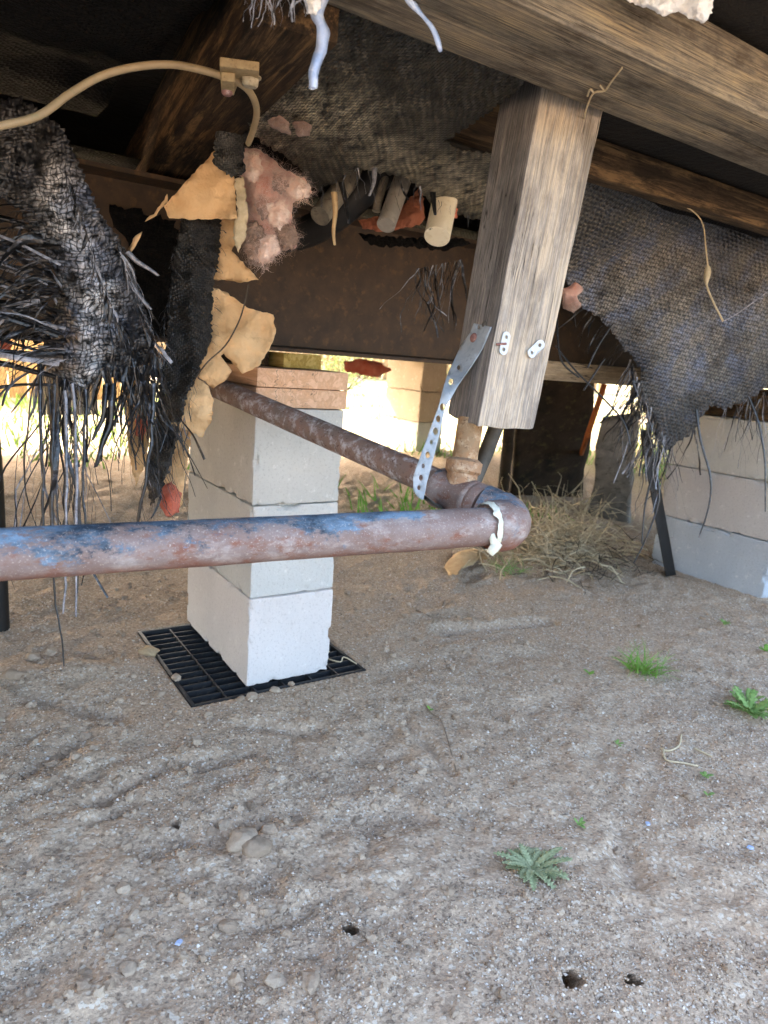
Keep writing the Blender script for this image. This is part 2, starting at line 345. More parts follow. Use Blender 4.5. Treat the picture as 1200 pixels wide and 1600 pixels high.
# ------------------------------------------------------------------ object helpers
WL = {}
def world_of(o): return WL.get(o.name, Vector((0, 0, 0)))
def tag(o, label=None, cat=None, group=None, kind=None):
    if label: o['label'] = label
    if cat: o['category'] = cat
    if group: o['group'] = group
    if kind: o['kind'] = kind
    return o
def root(name, loc, label, cat, group=None):
    o = bpy.data.objects.new(name, None); C.objects.link(o); o.location = loc; o.empty_display_size = .05
    WL[o.name] = Vector(loc); return tag(o, label, cat, group)
def link(name, me, mat, parent, origin, rot=None):
    if mat is not None and not me.materials: me.materials.append(M[mat] if isinstance(mat, str) else mat)
    o = bpy.data.objects.new(name, me); C.objects.link(o)
    o.location = origin - (world_of(parent) if parent else Vector((0, 0, 0)))
    if rot is not None: o.rotation_euler = rot
    if parent: o.parent = parent
    WL[o.name] = Vector(origin); return o
def mk(name, verts, faces, mat, parent=None, smooth=True, uv=None, tint=None, origin=None):
    V = np.array([tuple(v) for v in verts], float)
    if origin is None: origin = Vector((V[:, 0].mean(), V[:, 1].mean(), V[:, 2].min()))
    me = bpy.data.meshes.new(name); me.from_pydata((V-np.array(origin)).tolist(), [], faces)
    if smooth: me.polygons.foreach_set('use_smooth', [True]*len(me.polygons))
    if uv is not None:
        L = me.uv_layers.new(name='UVMap'); li = np.empty(len(me.loops), int); me.loops.foreach_get('vertex_index', li)
        L.data.foreach_set('uv', np.array(uv, float)[li].ravel())
    if tint is not None:
        a = me.color_attributes.new('tint', 'FLOAT_COLOR', 'POINT'); a.data.foreach_set('color', np.array(tint, float).ravel())
    me.update(); return link(name, me, mat, parent, Vector(origin))
def weighted(o):
    o.data.polygons.foreach_set('use_smooth', [True]*len(o.data.polygons)); return o
def box(name, o, ax, ay, az, size, mat, parent=None, bev=.002, rough=0.0, cuts=0, seed=0, chips=0.0):
    """box whose near-low corner is o, local axes ax, ay, az; long side along local x so that the grain follows it"""
    bm = bmesh.new(); bmesh.ops.create_cube(bm, size=1)
    for v in bm.verts: v.co = Vector(((v.co.x+.5)*size[0], (v.co.y+.5)*size[1], (v.co.z+.5)*size[2]))
    if cuts:
        for axis in range(3):
            n = max(0, int(cuts*size[axis]/max(size)))
            es = [e for e in bm.edges if abs((e.verts[0].co-e.verts[1].co).normalized()[axis]) > .99]
            if n: bmesh.ops.subdivide_edges(bm, edges=es, cuts=n, use_grid_fill=True)
    if bev:
        es = [e for e in bm.edges if len(e.link_faces) == 2 and e.calc_face_angle() > .5]
        bmesh.ops.bevel(bm, geom=es, offset=bev, segments=2, affect='EDGES', profile=.6)
    if rough:
        for v in bm.verts:
            p = v.co*9 + Vector((seed*7.3, seed*1.7, 0)); q = v.co*40+Vector((seed, 0, 0))
            v.co += (mnoise.noise_vector(p) + .5*mnoise.noise_vector(q))*rough
    if chips:
        for v in bm.verts:
            on = [min(v.co[i], size[i]-v.co[i]) for i in range(3)]; near = sorted(on)[1]
            k = mnoise.noise(v.co*28+Vector((seed*5.1, 0, 0)))+.5*mnoise.noise(v.co*80+Vector((seed, 3, 0)))
            if near < .009 and k > .12:
                c = Vector([size[i]/2 for i in range(3)]); dv = Vector([(c[i]-v.co[i]) if on[i] < .010 else 0 for i in range(3)])
                if dv.length: v.co += dv.normalized()*chips*(k-.12)
    me = bpy.data.meshes.new(name); bm.to_mesh(me); bm.free()
    me.polygons.foreach_set('use_smooth', [True]*len(me.polygons))
    try: me.set_sharp_from_angle(angle=R(38))
    except Exception: pass
    rot = Matrix((ax, ay, az)).transposed().to_euler()
    return link(name, me, mat, parent, Vector(o), rot)
def frames(pts):
    T = []; n = len(pts)
    for i in range(n): T.append((pts[min(i+1, n-1)]-pts[max(i-1, 0)]).normalized())
    a = T[0].orthogonal().normalized(); out = []
    for t in T:
        a = (a - t*a.dot(t)).normalized(); out.append((t, a, t.cross(a)))
    return out
def tube_geo(pts, rad, n=12, cap=True):
    V, F = [], []; fr = frames(pts); k = len(pts)
    for i, p in enumerate(pts):
        r = rad[i] if hasattr(rad, '__len__') else rad; t, a, b = fr[i]
        for j in range(n):
            q = 2*math.pi*j/n; V.append(p+(a*math.cos(q)+b*math.sin(q))*r)
    for i in range(k-1):
        for j in range(n): F.append((i*n+j, i*n+(j+1) % n, (i+1)*n+(j+1) % n, (i+1)*n+j))
    if cap: F.append(tuple(range(n-1, -1, -1))); F.append(tuple(range((k-1)*n, k*n)))
    return V, F
def tube(name, pts, rad, mat, parent=None, n=16, cap=True):
    V, F = tube_geo(pts, rad, n, cap); o = mk(name, V, F, mat, parent)
    try: o.data.set_sharp_from_angle(angle=R(50))
    except Exception: pass
    return o
def smooth_path(pts, n=24):
    P = [pts[0]]+list(pts)+[pts[-1]]; out = []; seg = len(pts)-1
    for s in range(seg):
        a, b, c, d = P[s:s+4]; m = max(2, n//seg)
        for i in range(m):
            t = i/m; out.append(.5*((2*b)+(c-a)*t+(2*a-5*b+4*c-d)*t*t+(3*b-a-3*c+d)*t**3))
    out.append(pts[-1]); return out
def ribbon_geo(pts, wd, side=None, twist=0.0, phase=0.0, taper=.35):
    V, F = [], []; fr = frames(pts); k = len(pts)
    for i, p in enumerate(pts):
        t, a, b = fr[i]; q = phase+twist*i/k
        s = side if side is not None else (a*math.cos(q)+b*math.sin(q))
        m = t.cross(s).normalized()*(wd*.12)
        f = wd*.5*(1-(1-taper)*i/(k-1))
        V += [p+s*f, p+m, p-s*f, p-m]
    for i in range(k-1):
        for j in range(4): F.append((4*i+j, 4*i+(j+1) % 4, 4*i+4+(j+1) % 4, 4*i+4+j))
    return V, F
def join_geo(parts):
    V, F = [], []
    for v, f in parts:
        k = len(V); V += list(v); F += [tuple(i+k for i in q) for q in f]
    return V, F
def jag(poly, step, amp, seed=0):
    r = random.Random(seed); out = []
    for i in range(len(poly)):
        a = Vector(poly[i]); b = Vector(poly[(i+1) % len(poly)]); n = max(1, int((b-a).length/step)); nn = Vector((-(b-a).y, (b-a).x)).normalized()
        for k in range(n): out.append(a.lerp(b, k/n) + nn*((r.random()-.5)*2*amp if k else (r.random()-.5)*amp))
    return out
def inside(p, poly):
    c = False; j = len(poly)-1
    for i in range(len(poly)):
        a, b = poly[i], poly[j]
        if (a[1] > p[1]) != (b[1] > p[1]) and p[0] < (b[0]-a[0])*(p[1]-a[1])/(b[1]-a[1])+a[0]: c = not c
        j = i
    return c
def cdt(poly, step, holes=(), seed=0):
    r = random.Random(seed); V = [Vector(p) for p in poly]; E = [(i, (i+1) % len(V)) for i in range(len(V))]
    for h in holes:
        k = len(V); V += [Vector(p) for p in h]; E += [(k+i, k+(i+1) % len(h)) for i in range(len(h))]
    xs = [p[0] for p in poly]; ys = [p[1] for p in poly]; y = min(ys)
    while y < max(ys):
        x = min(xs)
        while x < max(xs):
            q = (x+(r.random()-.5)*step*.5, y+(r.random()-.5)*step*.5)
            if inside(q, poly) and not any(inside(q, h) for h in holes): V.append(Vector(q))
            x += step
        y += step
    v, e, f, *_ = delaunay_2d_cdt(V, E, [], 1, 1e-5)
    out = []
    for q in f:
        c = sum((v[i] for i in q), Vector((0, 0)))/len(q)
        if inside(c, poly) and not any(inside(c, h) for h in holes): out.append(tuple(q))
    return v, out
def sheet(name, poly, dfn, mat, parent=None, step=9, jagstep=5, amp=2.0, wr=.008, wf=.02, th=.0012, holes=(), seed=0, raw=False, uvs=1.0, rot=0.0, ash=None):
    """torn sheet: outline followed from the photograph, its own depth, wrinkles and thickness"""
    pl = poly if raw else jag(poly, jagstep, amp, seed)
    v, f = cdt(pl, step, holes, seed); W = []; UV = []
    for p in v:
        q = dfn(p.x, p.y); q = q if isinstance(q, Vector) else pt(p.x, p.y, q)
        nz = mnoise.fractal(Vector((p.x*wf, p.y*wf, seed*3.1)), .8, 2.1, 4)
        r = (q-EYE).normalized(); tt = depth(q)
        W.append(q + r*nz*wr); a_, b_ = p.x*tt/FPX*uvs, p.y*tt/FPX*uvs; UV.append((a_*math.cos(rot)-b_*math.sin(rot), a_*math.sin(rot)+b_*math.cos(rot)))
    o = mk(name, W, f, mat, parent, uv=UV)
    if ash:
        a = o.data.color_attributes.new('ash', 'FLOAT_COLOR', 'POINT'); a.data.foreach_set('color', np.array([[ash(p.x, p.y)]*3+[1] for p in v], float).ravel())
    s = o.modifiers.new('thick', 'SOLIDIFY'); s.thickness = th; s.offset = 0
    return o
def puff(name, poly, t0, thick, mat, parent=None, step=6, amp=1.5, nz=.006, seed=0, jagstep=5):
    """soft lump: outline with a domed front and back"""
    pl = jag(poly, jagstep, amp, seed); v, f = cdt(pl, step, (), seed)
    P = np.array([(p.x, p.y) for p in pl]); n = len(v); W = []
    dist = []
    for p in v: dist.append(float(np.min(np.hypot(P[:, 0]-p.x, P[:, 1]-p.y))))
    mx = max(dist)
    for s in (-1, 1):
        for p, d in zip(v, dist):
            t = t0(p.x, p.y) if callable(t0) else t0
            b = math.sqrt(max(0, d/mx))*thick*(1 if s < 0 else .6)
            k = mnoise.fractal(Vector((p.x*.035, p.y*.035, seed+s)), .7, 2.2, 5)*nz*min(1, d/6)
            k += abs(mnoise.noise(Vector((p.x*.09, p.y*.09, seed+5+s))))*nz*.8*min(1, d/6)
            W.append(pt(p.x, p.y, t + s*b + k))
    F = list(f) + [tuple(i+n for i in reversed(q)) for q in f]
    cnt = {}
    for q in f:
        for a, b in zip(q, q[1:]+q[:1]): cnt[(a, b)] = 1
    for (a, b) in cnt:
        if (b, a) not in cnt: F.append((b, a, a+n, b+n))
    return mk(name, W, F, mat, parent)
def fuzz(name, o, count, ln, wd, mat, parent, seed=0):
    r = random.Random(seed); me = o.data; base = world_of(o); parts = []
    for _ in range(count):
        p = me.polygons[r.randrange(len(me.polygons))]; c = base+p.center
        d = (p.normal + Vector((r.gauss(0, .7), r.gauss(0, .7), r.gauss(0, .7)))).normalized(); q = [c]
        for k in range(5):
            d = (d + Vector((r.gauss(0, .9), r.gauss(0, .9), r.gauss(0, .9)-.1))).normalized(); q.append(q[-1]+d*ln*r.uniform(.2, .5))
        parts.append(ribbon_geo(q, wd, phase=r.random()*6))
    V, F = join_geo(parts); f = mk(name, V, F, mat, parent); f['kind'] = 'stuff'; return f
# ================================================================== ground
def axis_pts(lo, hi, near, far, grow=1.18, end=400):
    a = [lo]
    while a[-1] < hi: a.append(a[-1]+near+(far-near)*((a[-1]-lo)/(hi-lo))**1.5)
    s = near; L = [lo]
    while L[-1] > -end: s *= grow; L.append(L[-1]-s)
    s = far; Q = [a[-1]]
    while Q[-1] < end: s *= grow; Q.append(Q[-1]+s)
    return np.array(L[:0:-1]+a+Q[1:])
gx = axis_pts(-1.1, 2.4, .0048, .008); gy = axis_pts(.5, 3.4, .0045, .02)
X, Y = np.meshgrid(gx, gy); Z = gz(X, Y)
ll = X*AL.x+Y*AL.y; dd = X*AD.x+Y*AD.y
padm = 1-sstep(-.012, .004, np.maximum(np.abs(ll-.615)-.201, np.abs(dd-1.433)-.205))
Z = Z*(1-padm) - .03*padm
for (q_, r_) in _holes:                               # burrows slant away underground
    c_ = ptz(*q_); k_ = np.hypot(X-c_.x, Y-c_.y); Y = Y + .13*(1-sstep(r_*.8, r_*1.15, k_))
def grid_mesh(name, X, Y, Z):
    ny, nx = X.shape; me = bpy.data.meshes.new(name)
    me.vertices.add(nx*ny); me.vertices.foreach_set('co', np.stack([X, Y, Z], -1).ravel())
    i = np.arange(nx*ny).reshape(ny, nx); q = np.stack([i[:-1, :-1], i[:-1, 1:], i[1:, 1:], i[1:, :-1]], -1).reshape(-1, 4)
    me.loops.add(q.size); me.loops.foreach_set('vertex_index', q.ravel().astype(np.int32))
    me.polygons.add(len(q)); me.polygons.foreach_set('loop_start', np.arange(0, q.size, 4, dtype=np.int32))
    me.polygons.foreach_set('use_smooth', np.ones(len(q), bool)); me.update(calc_edges=True); me.validate(); return me
tag(link('ground', grid_mesh('ground', X, Y, Z), 'dirt', None, Vector((0, 0, 0))), kind='structure')

# loose grains: thousands of small stones lying on the soil
def ico(sub):
    bm = bmesh.new(); bmesh.ops.create_icosphere(bm, subdivisions=sub, radius=1); bm.verts.ensure_lookup_table()
    v = np.array([p.co[:] for p in bm.verts]); f = np.array([[p.index for p in q.verts] for q in bm.faces]); bm.free(); return v, f
def scatter_stones(name, P, S, tv, tf, seed, cols):
    r = np.random.RandomState(seed); n = len(P); m = len(tv)
    sc = S[:, None]*r.uniform(.65, 1.25, (n, 3))*np.array([1, 1, .75]); a = r.uniform(0, 6.28, n)
    b = tv[None]*(1+.7*(r.rand(n, m, 1)-.5)); b = b*sc[:, None]
    x = b[..., 0]*np.cos(a)[:, None]-b[..., 1]*np.sin(a)[:, None]; y = b[..., 0]*np.sin(a)[:, None]+b[..., 1]*np.cos(a)[:, None]
    V = np.stack([x, y, b[..., 2]], -1)+P[:, None]
    F = (tf[None]+(np.arange(n)*m)[:, None, None]).reshape(-1, 3)
    me = bpy.data.meshes.new(name); me.vertices.add(n*m); me.vertices.foreach_set('co', V.ravel())
    me.loops.add(F.size); me.loops.foreach_set('vertex_index', F.ravel().astype(np.int32))
    me.polygons.add(len(F)); me.polygons.foreach_set('loop_start', np.arange(0, F.size, 3, dtype=np.int32))
    me.polygons.foreach_set('use_smooth', np.full(len(F), m < 20)); me.update(calc_edges=True)
    ci = cols[r.randint(0, len(cols), n)]*r.uniform(.8, 1.15, (n, 1)); ci[:, 3] = 1
    at = me.color_attributes.new('tint', 'FLOAT_COLOR', 'POINT'); at.data.foreach_set('color', np.repeat(ci, m, 0).ravel())
    return link(name, me, 'stone', None, Vector((0, 0, 0)))
rs = np.random.RandomState(5)
cand = np.stack([rs.uniform(-1.0, 2.2, 640000), .5+2.7*rs.rand(640000)**1.6], -1)
cl = cand[:, 0]*AL.x+cand[:, 1]*AL.y; cd_ = cand[:, 0]*AD.x+cand[:, 1]*AD.y
hk = np.ones(len(cand), bool)
for (q_, r_) in _holes:
    c_ = ptz(*q_); hk &= np.hypot(cand[:, 0]-c_.x, cand[:, 1]-c_.y) > r_*1.1
keep = hk & (np.abs(cand[:, 0]-.1) < .35+.78*cand[:, 1]) & ((np.abs(cl-.615) > .21) | (np.abs(cd_-1.433) > .215))
dens = .45+1.3*vnoise(cand[:, 0]*6, cand[:, 1]*6, 4)+1.0*vnoise(cand[:, 0]*17, cand[:, 1]*17, 9)
cand = cand[keep & (rs.rand(len(cand)) < dens)][:120000]
gcol = np.array([lin(c) for c in ('#ccb69c', '#bfaa92', '#d4c0a7', '#b59f87', '#cdb89e', '#dfd5c6', '#eae3d8', '#a39382', '#bfae9b', '#d4c5b1', '#8a7c6d')])
S = rs.gamma(1.6, .00042, len(cand))+.0008
P = np.column_stack([cand, gz(cand[:, 0], cand[:, 1])+S*.35])
vo = np.array([(1, 0, 0), (-1, 0, 0), (0, 1, 0), (0, -1, 0), (0, 0, 1), (0, 0, -1)], float)
fo_ = np.array([(0, 2, 4), (2, 1, 4), (1, 3, 4), (3, 0, 4), (2, 0, 5), (1, 2, 5), (3, 1, 5), (0, 3, 5)])
tag(scatter_stones('gravel_grains', P, np.clip(S, 0, .0036), vo, fo_, 1, gcol), 'fine pale gravel grains strewn over the bare dirt', 'gravel', kind='stuff')
# clods: small crumbs as stuff, the larger ones one by one
n = 2000; cc = np.stack([rs.uniform(-.75, 1.3, n), .55+1.5*rs.rand(n)**1.2], -1)
cl = cc[:, 0]*AL.x+cc[:, 1]*AL.y; cd_ = cc[:, 0]*AD.x+cc[:, 1]*AD.y
wgt = np.exp(-((cc[:, 0]+.35)/.55)**2)
cc = cc[(rs.rand(n) < .12+.88*wgt) & (((np.abs(cl-.615) > .22) | (np.abs(cd_-1.433) > .225)))]
S = rs.gamma(2., .0014, len(cc))+.0025; v2, f2 = ico(2); v3, f3 = ico(3)
ccol = np.array([lin(c) for c in ('#ad9983', '#b5a28c', '#a5917b', '#baa892')])
tag(scatter_stones('dirt_crumbs', np.column_stack([cc, gz(cc[:, 0], cc[:, 1])+S*.3]), np.clip(S, 0, .008), v2, f2, 2, ccol), 'crumbled soil scattered over the dirt', 'soil', kind='stuff')
clods = [((233, 1020), .019, 'flat tan stone lying at the left corner of the black pad'), ((378, 1316), .021, 'largest dirt clod of the crumbled heap in the left foreground'),
         ((400, 1326), .017, 'pale dirt clod lying against the largest clod of the foreground heap'), ((192, 1390), .010, None), ((382, 1400), .010, None), ((441, 1418), .008, None), ((357, 1449), .010, None),
         ((422, 1230), .008, None), ((133, 1152), .011, None), ((147, 1170), .008, None), ((80, 1196), .009, None), ((118, 1183), .010, None), ((485, 1125), .010, None),
         ((443, 1330), .007, None), ((302, 1230), .007, None), ((209, 1430), .007, None), ((253, 1480), .007, None), ((200, 1515), .010, None), ((170, 1538), .007, None),
         ((430, 1533), .011, None), ((485, 1535), .012, None), ((52, 1030), .017, None), ((20, 1060), .016, None), ((80, 1020), .013, None), ((250, 1085), .010, None),
         ((395, 1090), .012, None), ((375, 1094), .010, None), ((430, 1080), .011, None), ((455, 1070), .009, None), ((275, 1060), .012, None), ((140, 1030), .010, None), ((175, 1045), .008, None),
         ((570, 1150), .009, None), ((545, 1170), .008, None), ((620, 1235), .008, None), ((350, 1290), .009, None), ((420, 1298), .012, None), ((405, 1295), .009, None), ((330, 1300), .008, None), ((310, 1345), .007, None)]
for i, (p, s, lb) in enumerate(clods):
    g = G(*p); V = []; r = random.Random(i)
    sx, sy, a = r.uniform(.85, 1.3), r.uniform(.7, 1.0), r.random()*6
    for q in (v3 if s > .015 else v2):
        q = Vector(q); k = 1+.45*mnoise.noise(q*1.3+Vector((i*3, 0, 0)))+.18*mnoise.noise(q*4+Vector((i, 2, 0)))
        q = q*k; V.append(g+Vector(((q.x*sx*math.cos(a)-q.y*sy*math.sin(a))*s, (q.x*sx*math.sin(a)+q.y*sy*math.cos(a))*s, q.z*s*.62+s*.2)))
    o = mk('dirt_clod' if i else 'stone', V, (f3 if s > .015 else f2).tolist(), 'stone', None, s > .015, tint=[ccol[i % 4] if i else np.array(lin('#c2aa86'))]*len(V))
    zone = ('crumbled clod lying along the front edge of the black pad', 'clods by the pad') if p[0] > 240 and p[1] < 1110 else ('rounded clod on the soil behind and left of the black pad', 'clods left of the pad') if p[1] < 1080 else \
        ('clod in the loose cluster left of the black pad, below its corner', 'clods below the pad corner') if p[0] < 160 and p[1] < 1210 else ('small clod scattered between the pad and the largest clod', 'clods in mid soil') if p[1] < 1260 else \
        ('small clod of the crumbled heap around the largest clod', 'clods of the heap') if p[1] < 1350 else ('small clod lying loose in the lower left foreground', 'clods in the foreground')
    tag(o, lb or zone[0], 'stone' if i == 0 else 'dirt clod', None if lb else zone[1])

# ================================================================== the home overhead
home = root('mobile_home', H(2, 2.4, 0), 'raised home with charred floor framing, seen from underneath', 'house')
Zu = Vector((0, 0, 1))
box('rim_beam', H(-3, .573, 1.03), AL, AD, Zu, (13, .066, .07), 'rim', home, .003, .0008, 60, 1)
box('rim_beam', H(-3, .6405, 1.031), AL, AD, Zu, (13, .0655, .072), 'rim', home, .003, .0008, 60, 2)
jd = (AD + AL*.125).normalized(); jx = jd.cross(Zu).normalized()
box('floor_joist', H(.378, .7072, 1.0), jd, -jx, Zu, (2.4, .088, .11), 'joist', home, .003, .0012, 50, 3)
for l in (-.55, -1.4, 3.0, 4.2): box('floor_joist', H(l, .709, 1.0), AD, -AL, Zu, (3.7, .05, .11), 'joist', home, .003, .001, 30, 4)
box('blocking_plank', H(.62, .955, 1.045), AL, AD, Zu, (2.6, .042, .062), 'plank', home, .003, .0012, 40, 5)
box('floor_deck', H(-7, .28, 1.112), AL, AD, Zu, (18, 4.36, .02), 'deck', home, 0)
box('wall', H(-7, .28, 1.135), AL, AD, Zu, (18, .1, 2.3), 'wall', home, 0)
box('wall', H(-7, 4.54, 1.135), AL, AD, Zu, (18, .1, 2.3), 'wall', home, 0)
for l in (-6.998, 10.898): box('wall', H(l, .382, 1.135), AL, AD, Zu, (.1, 4.156, 2.3), 'wall', home, 0)
box('roof', H(-7.2, .05, 3.437), AL, AD, Zu, (18.4, 4.8, .12), 'roof', home, 0)
box('rim_beam', H(-7, 4.56, .985), AL, AD, Zu, (18, .06, .12), 'plank', home, .002)
def ibeam(d0):
    prof = [(-.05, 0), (.05, 0), (.05, .008), (.006, .013), (.006, .287), (.05, .292), (.05, .30), (-.05, .30), (-.05, .292), (-.006, .287), (-.006, .013), (-.05, .008)]
    ls = np.linspace(-6.5, 10.5, 60); V = [H(l, d0+a, .690+b) for l in ls for a, b in prof]; F = []
    for i in range(len(ls)-1):
        for j in range(12): F.append((12*i+j, 12*i+(j+1) % 12, 12*i+12+(j+1) % 12, 12*i+12+j))
    o = mk('steel_beam', V, F, 'steel', home, smooth=False); return o
ibeam(1.455); ibeam(3.70)
box('ledger_board', H(1.32, 1.383, .668), AL, AD, Zu, (.62, .020, .052), 'ledger', home, .002, .0008, 20, 12)

# ================================================================== belly wrap (flat rest of it overhead)
def flat_wrap(l0, l1, d0, d1, z, label, nl, nd, amp, seed, hole=None):
    V, F, UV = [], [], []
    for i in range(nl+1):
        for j in range(nd+1):
            l = l0+(l1-l0)*i/nl; d = d0+(d1-d0)*j/nd; e = min(1, 6*j/nd, 6*(nd-j)/nd)
            k = mnoise.fractal(Vector((l*3, d*3, seed)), .8, 2.1, 4)*amp*e + .35*amp*e*mnoise.noise(Vector((l*14, d*14, seed)))
            V.append(H(l, d, z+k)); UV.append((l, d))
    for i in range(nl):
        for j in range(nd): F.append((i*(nd+1)+j, i*(nd+1)+j+1, (i+1)*(nd+1)+j+1, (i+1)*(nd+1)+j))
    o = mk('belly_wrap', V, F, 'belly', uv=UV); s = o.modifiers.new('thick', 'SOLIDIFY'); s.thickness = .001
    return tag(o, label, 'fabric')
flat_wrap(-6, 10, 1.52, 4.5, 1.035, 'black woven sheet under the floor beyond the near steel beam', 160, 40, .02, 3)
flat_wrap(-2.0, .285, .715, 1.40, 1.062, 'black woven sheet overhead in the upper left corner', 90, 40, .03, 8)
flat_wrap(1.0, 5.0, 1.0, 1.40, 1.085, 'black woven sheet overhead behind the smoked plank on the right', 80, 14, .012, 11)

# ================================================================== piers
def block(o, dims, mat, label, yaw=0.0, seed=0, group=None, name='concrete_block'):
    ax = AL*math.cos(yaw)+AD*math.sin(yaw); ay = -AL*math.sin(yaw)+AD*math.cos(yaw)
    b = box(name, o, ay, -ax, Zu, (dims[1], dims[0], dims[2]), mat, None, .0045, .0012, 64, seed, .016)
    b.location = o + ax*dims[0]; WL[b.name] = Vector(b.location)
    return tag(b, label, name.replace('_', ' ') if name != 'concrete_block' else 'block', group)
bl, bd = .539, 1.256
block(H(bl, bd, .002), (.194, .397, .192), 'block_pale', 'pale bottom concrete block of the near pier on the black pad', .0, 1)
block(H(bl+.001, bd+.002, .1955), (.194, .397, .192), 'block_mid', 'second concrete block up in the near pier, half hidden by the pipe', .006, 2)
block(H(bl-.002, bd+.001, .389), (.195, .397, .193), 'block', 'top concrete block of the near pier under the wooden planks', -.006, 3)
def plank(o, dims, mat, label, name='cap_plank', seed=0, cat='plank'):
    b = box(name, o+AL*dims[0], AD, -AL, Zu, (dims[1], dims[0], dims[2]), mat, None, .002, .0007, 16, seed); return tag(b, label, cat)
plank(H(bl-.004, bd-.004, .5835), (.199, .40, .037), 'cap', 'lower new wood plank on top of the near concrete pier', seed=5)
plank(H(bl-.002, bd-.001, .622), (.199, .40, .0355), 'cap', 'upper new wood plank on top of the near concrete pier', seed=6)
plank(H(bl+.075, bd+.05, .659), (.085, .30, .029), 'shim', 'yellowish wood shim squeezed between the plank and the steel beam', 'wood_shim', 7, 'shim')
plank(H(bl+.006, bd+.10, .659), (.06, .26, .029), 'joist', 'dark wood shim beside the yellowish one under the steel beam', 'wood_shim', 8, 'shim')
p2 = H(2.335, 1.146, 0)
for k, (m, lb) in enumerate((('block_blue', 'bottom concrete block tinted skylight blue in the pier at the right edge'), ('block_pink', 'second concrete block up in the pier at the right edge'),
                             ('block', 'third concrete block up in the pier at the right edge'))):
    g = -.02 if k == 0 else 0
    block(p2+AL*(.0015*k)+Zu*(.1945*k+g-.0), (.194, .44, .1925-g), m, lb, .004*k, 20+k)
plank(p2+Zu*.584+AL*.0, (.20, .44, .037), 'plank', 'sooty wood plank on top of the right edge pier', seed=25)
plank(p2+Zu*.6225+AL*.0, (.20, .44, .065), 'plank', 'sooty timber under the steel beam on the right edge pier', seed=26)
p3 = pt(650, 703, 4.45); p3 = Vector((p3.x, p3.y, .12))
for k, m in enumerate(('block', 'block_tan', 'block_tan')):
    block(p3+Zu*(.1945*k-.02*(k == 0)), (.194, .397, .1925+.02*(k == 0)), m, ('bottom', 'middle', 'top')[k]+' block of the far pier seen left of the perforated strap', .01*(k-1), 30+k)
plank(H(0, 0, .7045)+Vector((p3.x, p3.y, 0)), (.2, .4, .04), 'plank', 'sooty plank capping the far pier left of the perforated strap', seed=33)
p4 = H(-.25, 3.6, .11)
for k in range(3): block(p4+Zu*(.1945*k), (.194, .397, .1925), 'block_tan', ('bottom', 'middle', 'top')[k]+' block of the far pier behind the frayed sheet at left', .0, 40+k)

# pad: black ribbed plastic plate under the near pier
pad = root('pier_pad', H(.615, 1.433, -.03), 'black ribbed plastic pad under the near concrete pier', 'pad')
box('base', H(.414, 1.228, -.027), AL, AD, Zu, (.402, .41, .006), 'pad', pad, .001)
for a in (0, .394): box('rim', H(.414+a, 1.228, -.0205), AL, AD, Zu, (.008, .41, .0205), 'pad', pad, .001)
for a in (0, .402): box('rim', H(.4225, 1.228+a, -.0205), AL, AD, Zu, (.385, .008, .0205), 'pad', pad, .001)
rib_y = rib_x = None
for k in range(1, 14):
    o = H(.4225, 1.236+k*.0281, -.0205)
    if rib_y is None: rib_y = box('rib', o, AL, AD, Zu, (.385, .003, .018), 'pad', pad, 0)
    else:
        c = rib_y.copy(); C.objects.link(c); c.location = o-world_of(pad)
for k in range(1, 6):
    o = H(.4225+k*.0645, 1.2365, -.020)
    if rib_x is None: rib_x = box('rib', o, AL, AD, Zu, (.003, .393, .0190), 'pad', pad, 0)
    else:
        c = rib_x.copy(); C.objects.link(c); c.location = o-world_of(pad)

# ================================================================== post
dl = R(-7)
ex0 = AL*math.cos(dl)+AD*math.sin(dl); ey0 = -AL*math.sin(dl)+AD*math.cos(dl)
PA = pt(745, 668, .905); PT = pt(852, 108, .918)
pax = (PT-PA).normalized(); pex = (ex0-pax*ex0.dot(pax)).normalized(); pey = pax.cross(pex)
post = root('wooden_post', PA, 'weathered square wooden post hanging from the scorched beam', 'post')
sh = box('timber', PA, pax, pex, pey, (.52, .089, .089), 'post', post, .004, .0012, 70, 9)
def corner_set(un, ur, ul, tn, tr, tl):
    a_, b_, c_ = pt(*un, tn), pt(*ur, tr), pt(*ul, tl); return a_, b_, c_, b_+c_-a_
lo = corner_set((745, 668), (834, 671), (697, 653), .905, .945, .98); hi = corner_set((852, 108), (950, 142), (792, 96), .918, .955, .985)
Rinv = Matrix((pax, pex, pey)); rv = random.Random(4)
for v in sh.data.vertices:
    x, y, z = v.co.x/.52, v.co.y/.089, v.co.z/.089
    if x < .2: x += (1-x/.2)*(.010*mnoise.noise(Vector((y*3, z*3, 3)))+.012*max(0, z-.55)+.010*max(0, .25-y)*max(0, z))
    q = [l_.lerp(h_, x) for l_, h_ in zip(lo, hi)]
    w_ = q[0]*(1-y)*(1-z)+q[1]*y*(1-z)+q[2]*(1-y)*z+q[3]*y*z
    v.co = Rinv @ (w_-PA)
pex = ((lo[1]-lo[0])-pax*(lo[1]-lo[0]).dot(pax)).normalized(); pey = ((lo[2]-lo[0])-pax*(lo[2]-lo[0]).dot(pax)).normalized()
RN = pax.cross(lo[1]-lo[0]).normalized(); LN = pax.cross(lo[2]-lo[0]).normalized()
if RN.dot(fw) > 0: RN = -RN
if LN.dot(fw) > 0: LN = -LN
def disc(name, c, nrm, r, h, mat, parent=None, n=14, slot=False):
    pts = [c, c+nrm*h*.6, c+nrm*h]; o = tube(name, pts, [r, r, r*.72], mat, parent, n); return o
LFn = LN; RFn = RN                                  # outward normals of the two faces in view
def on_left(u, v, off=0): return ptp(u, v, PA+LFn*off, LFn)
def on_right(u, v, off=0): return ptp(u, v, PA+RFn*off, RFn)
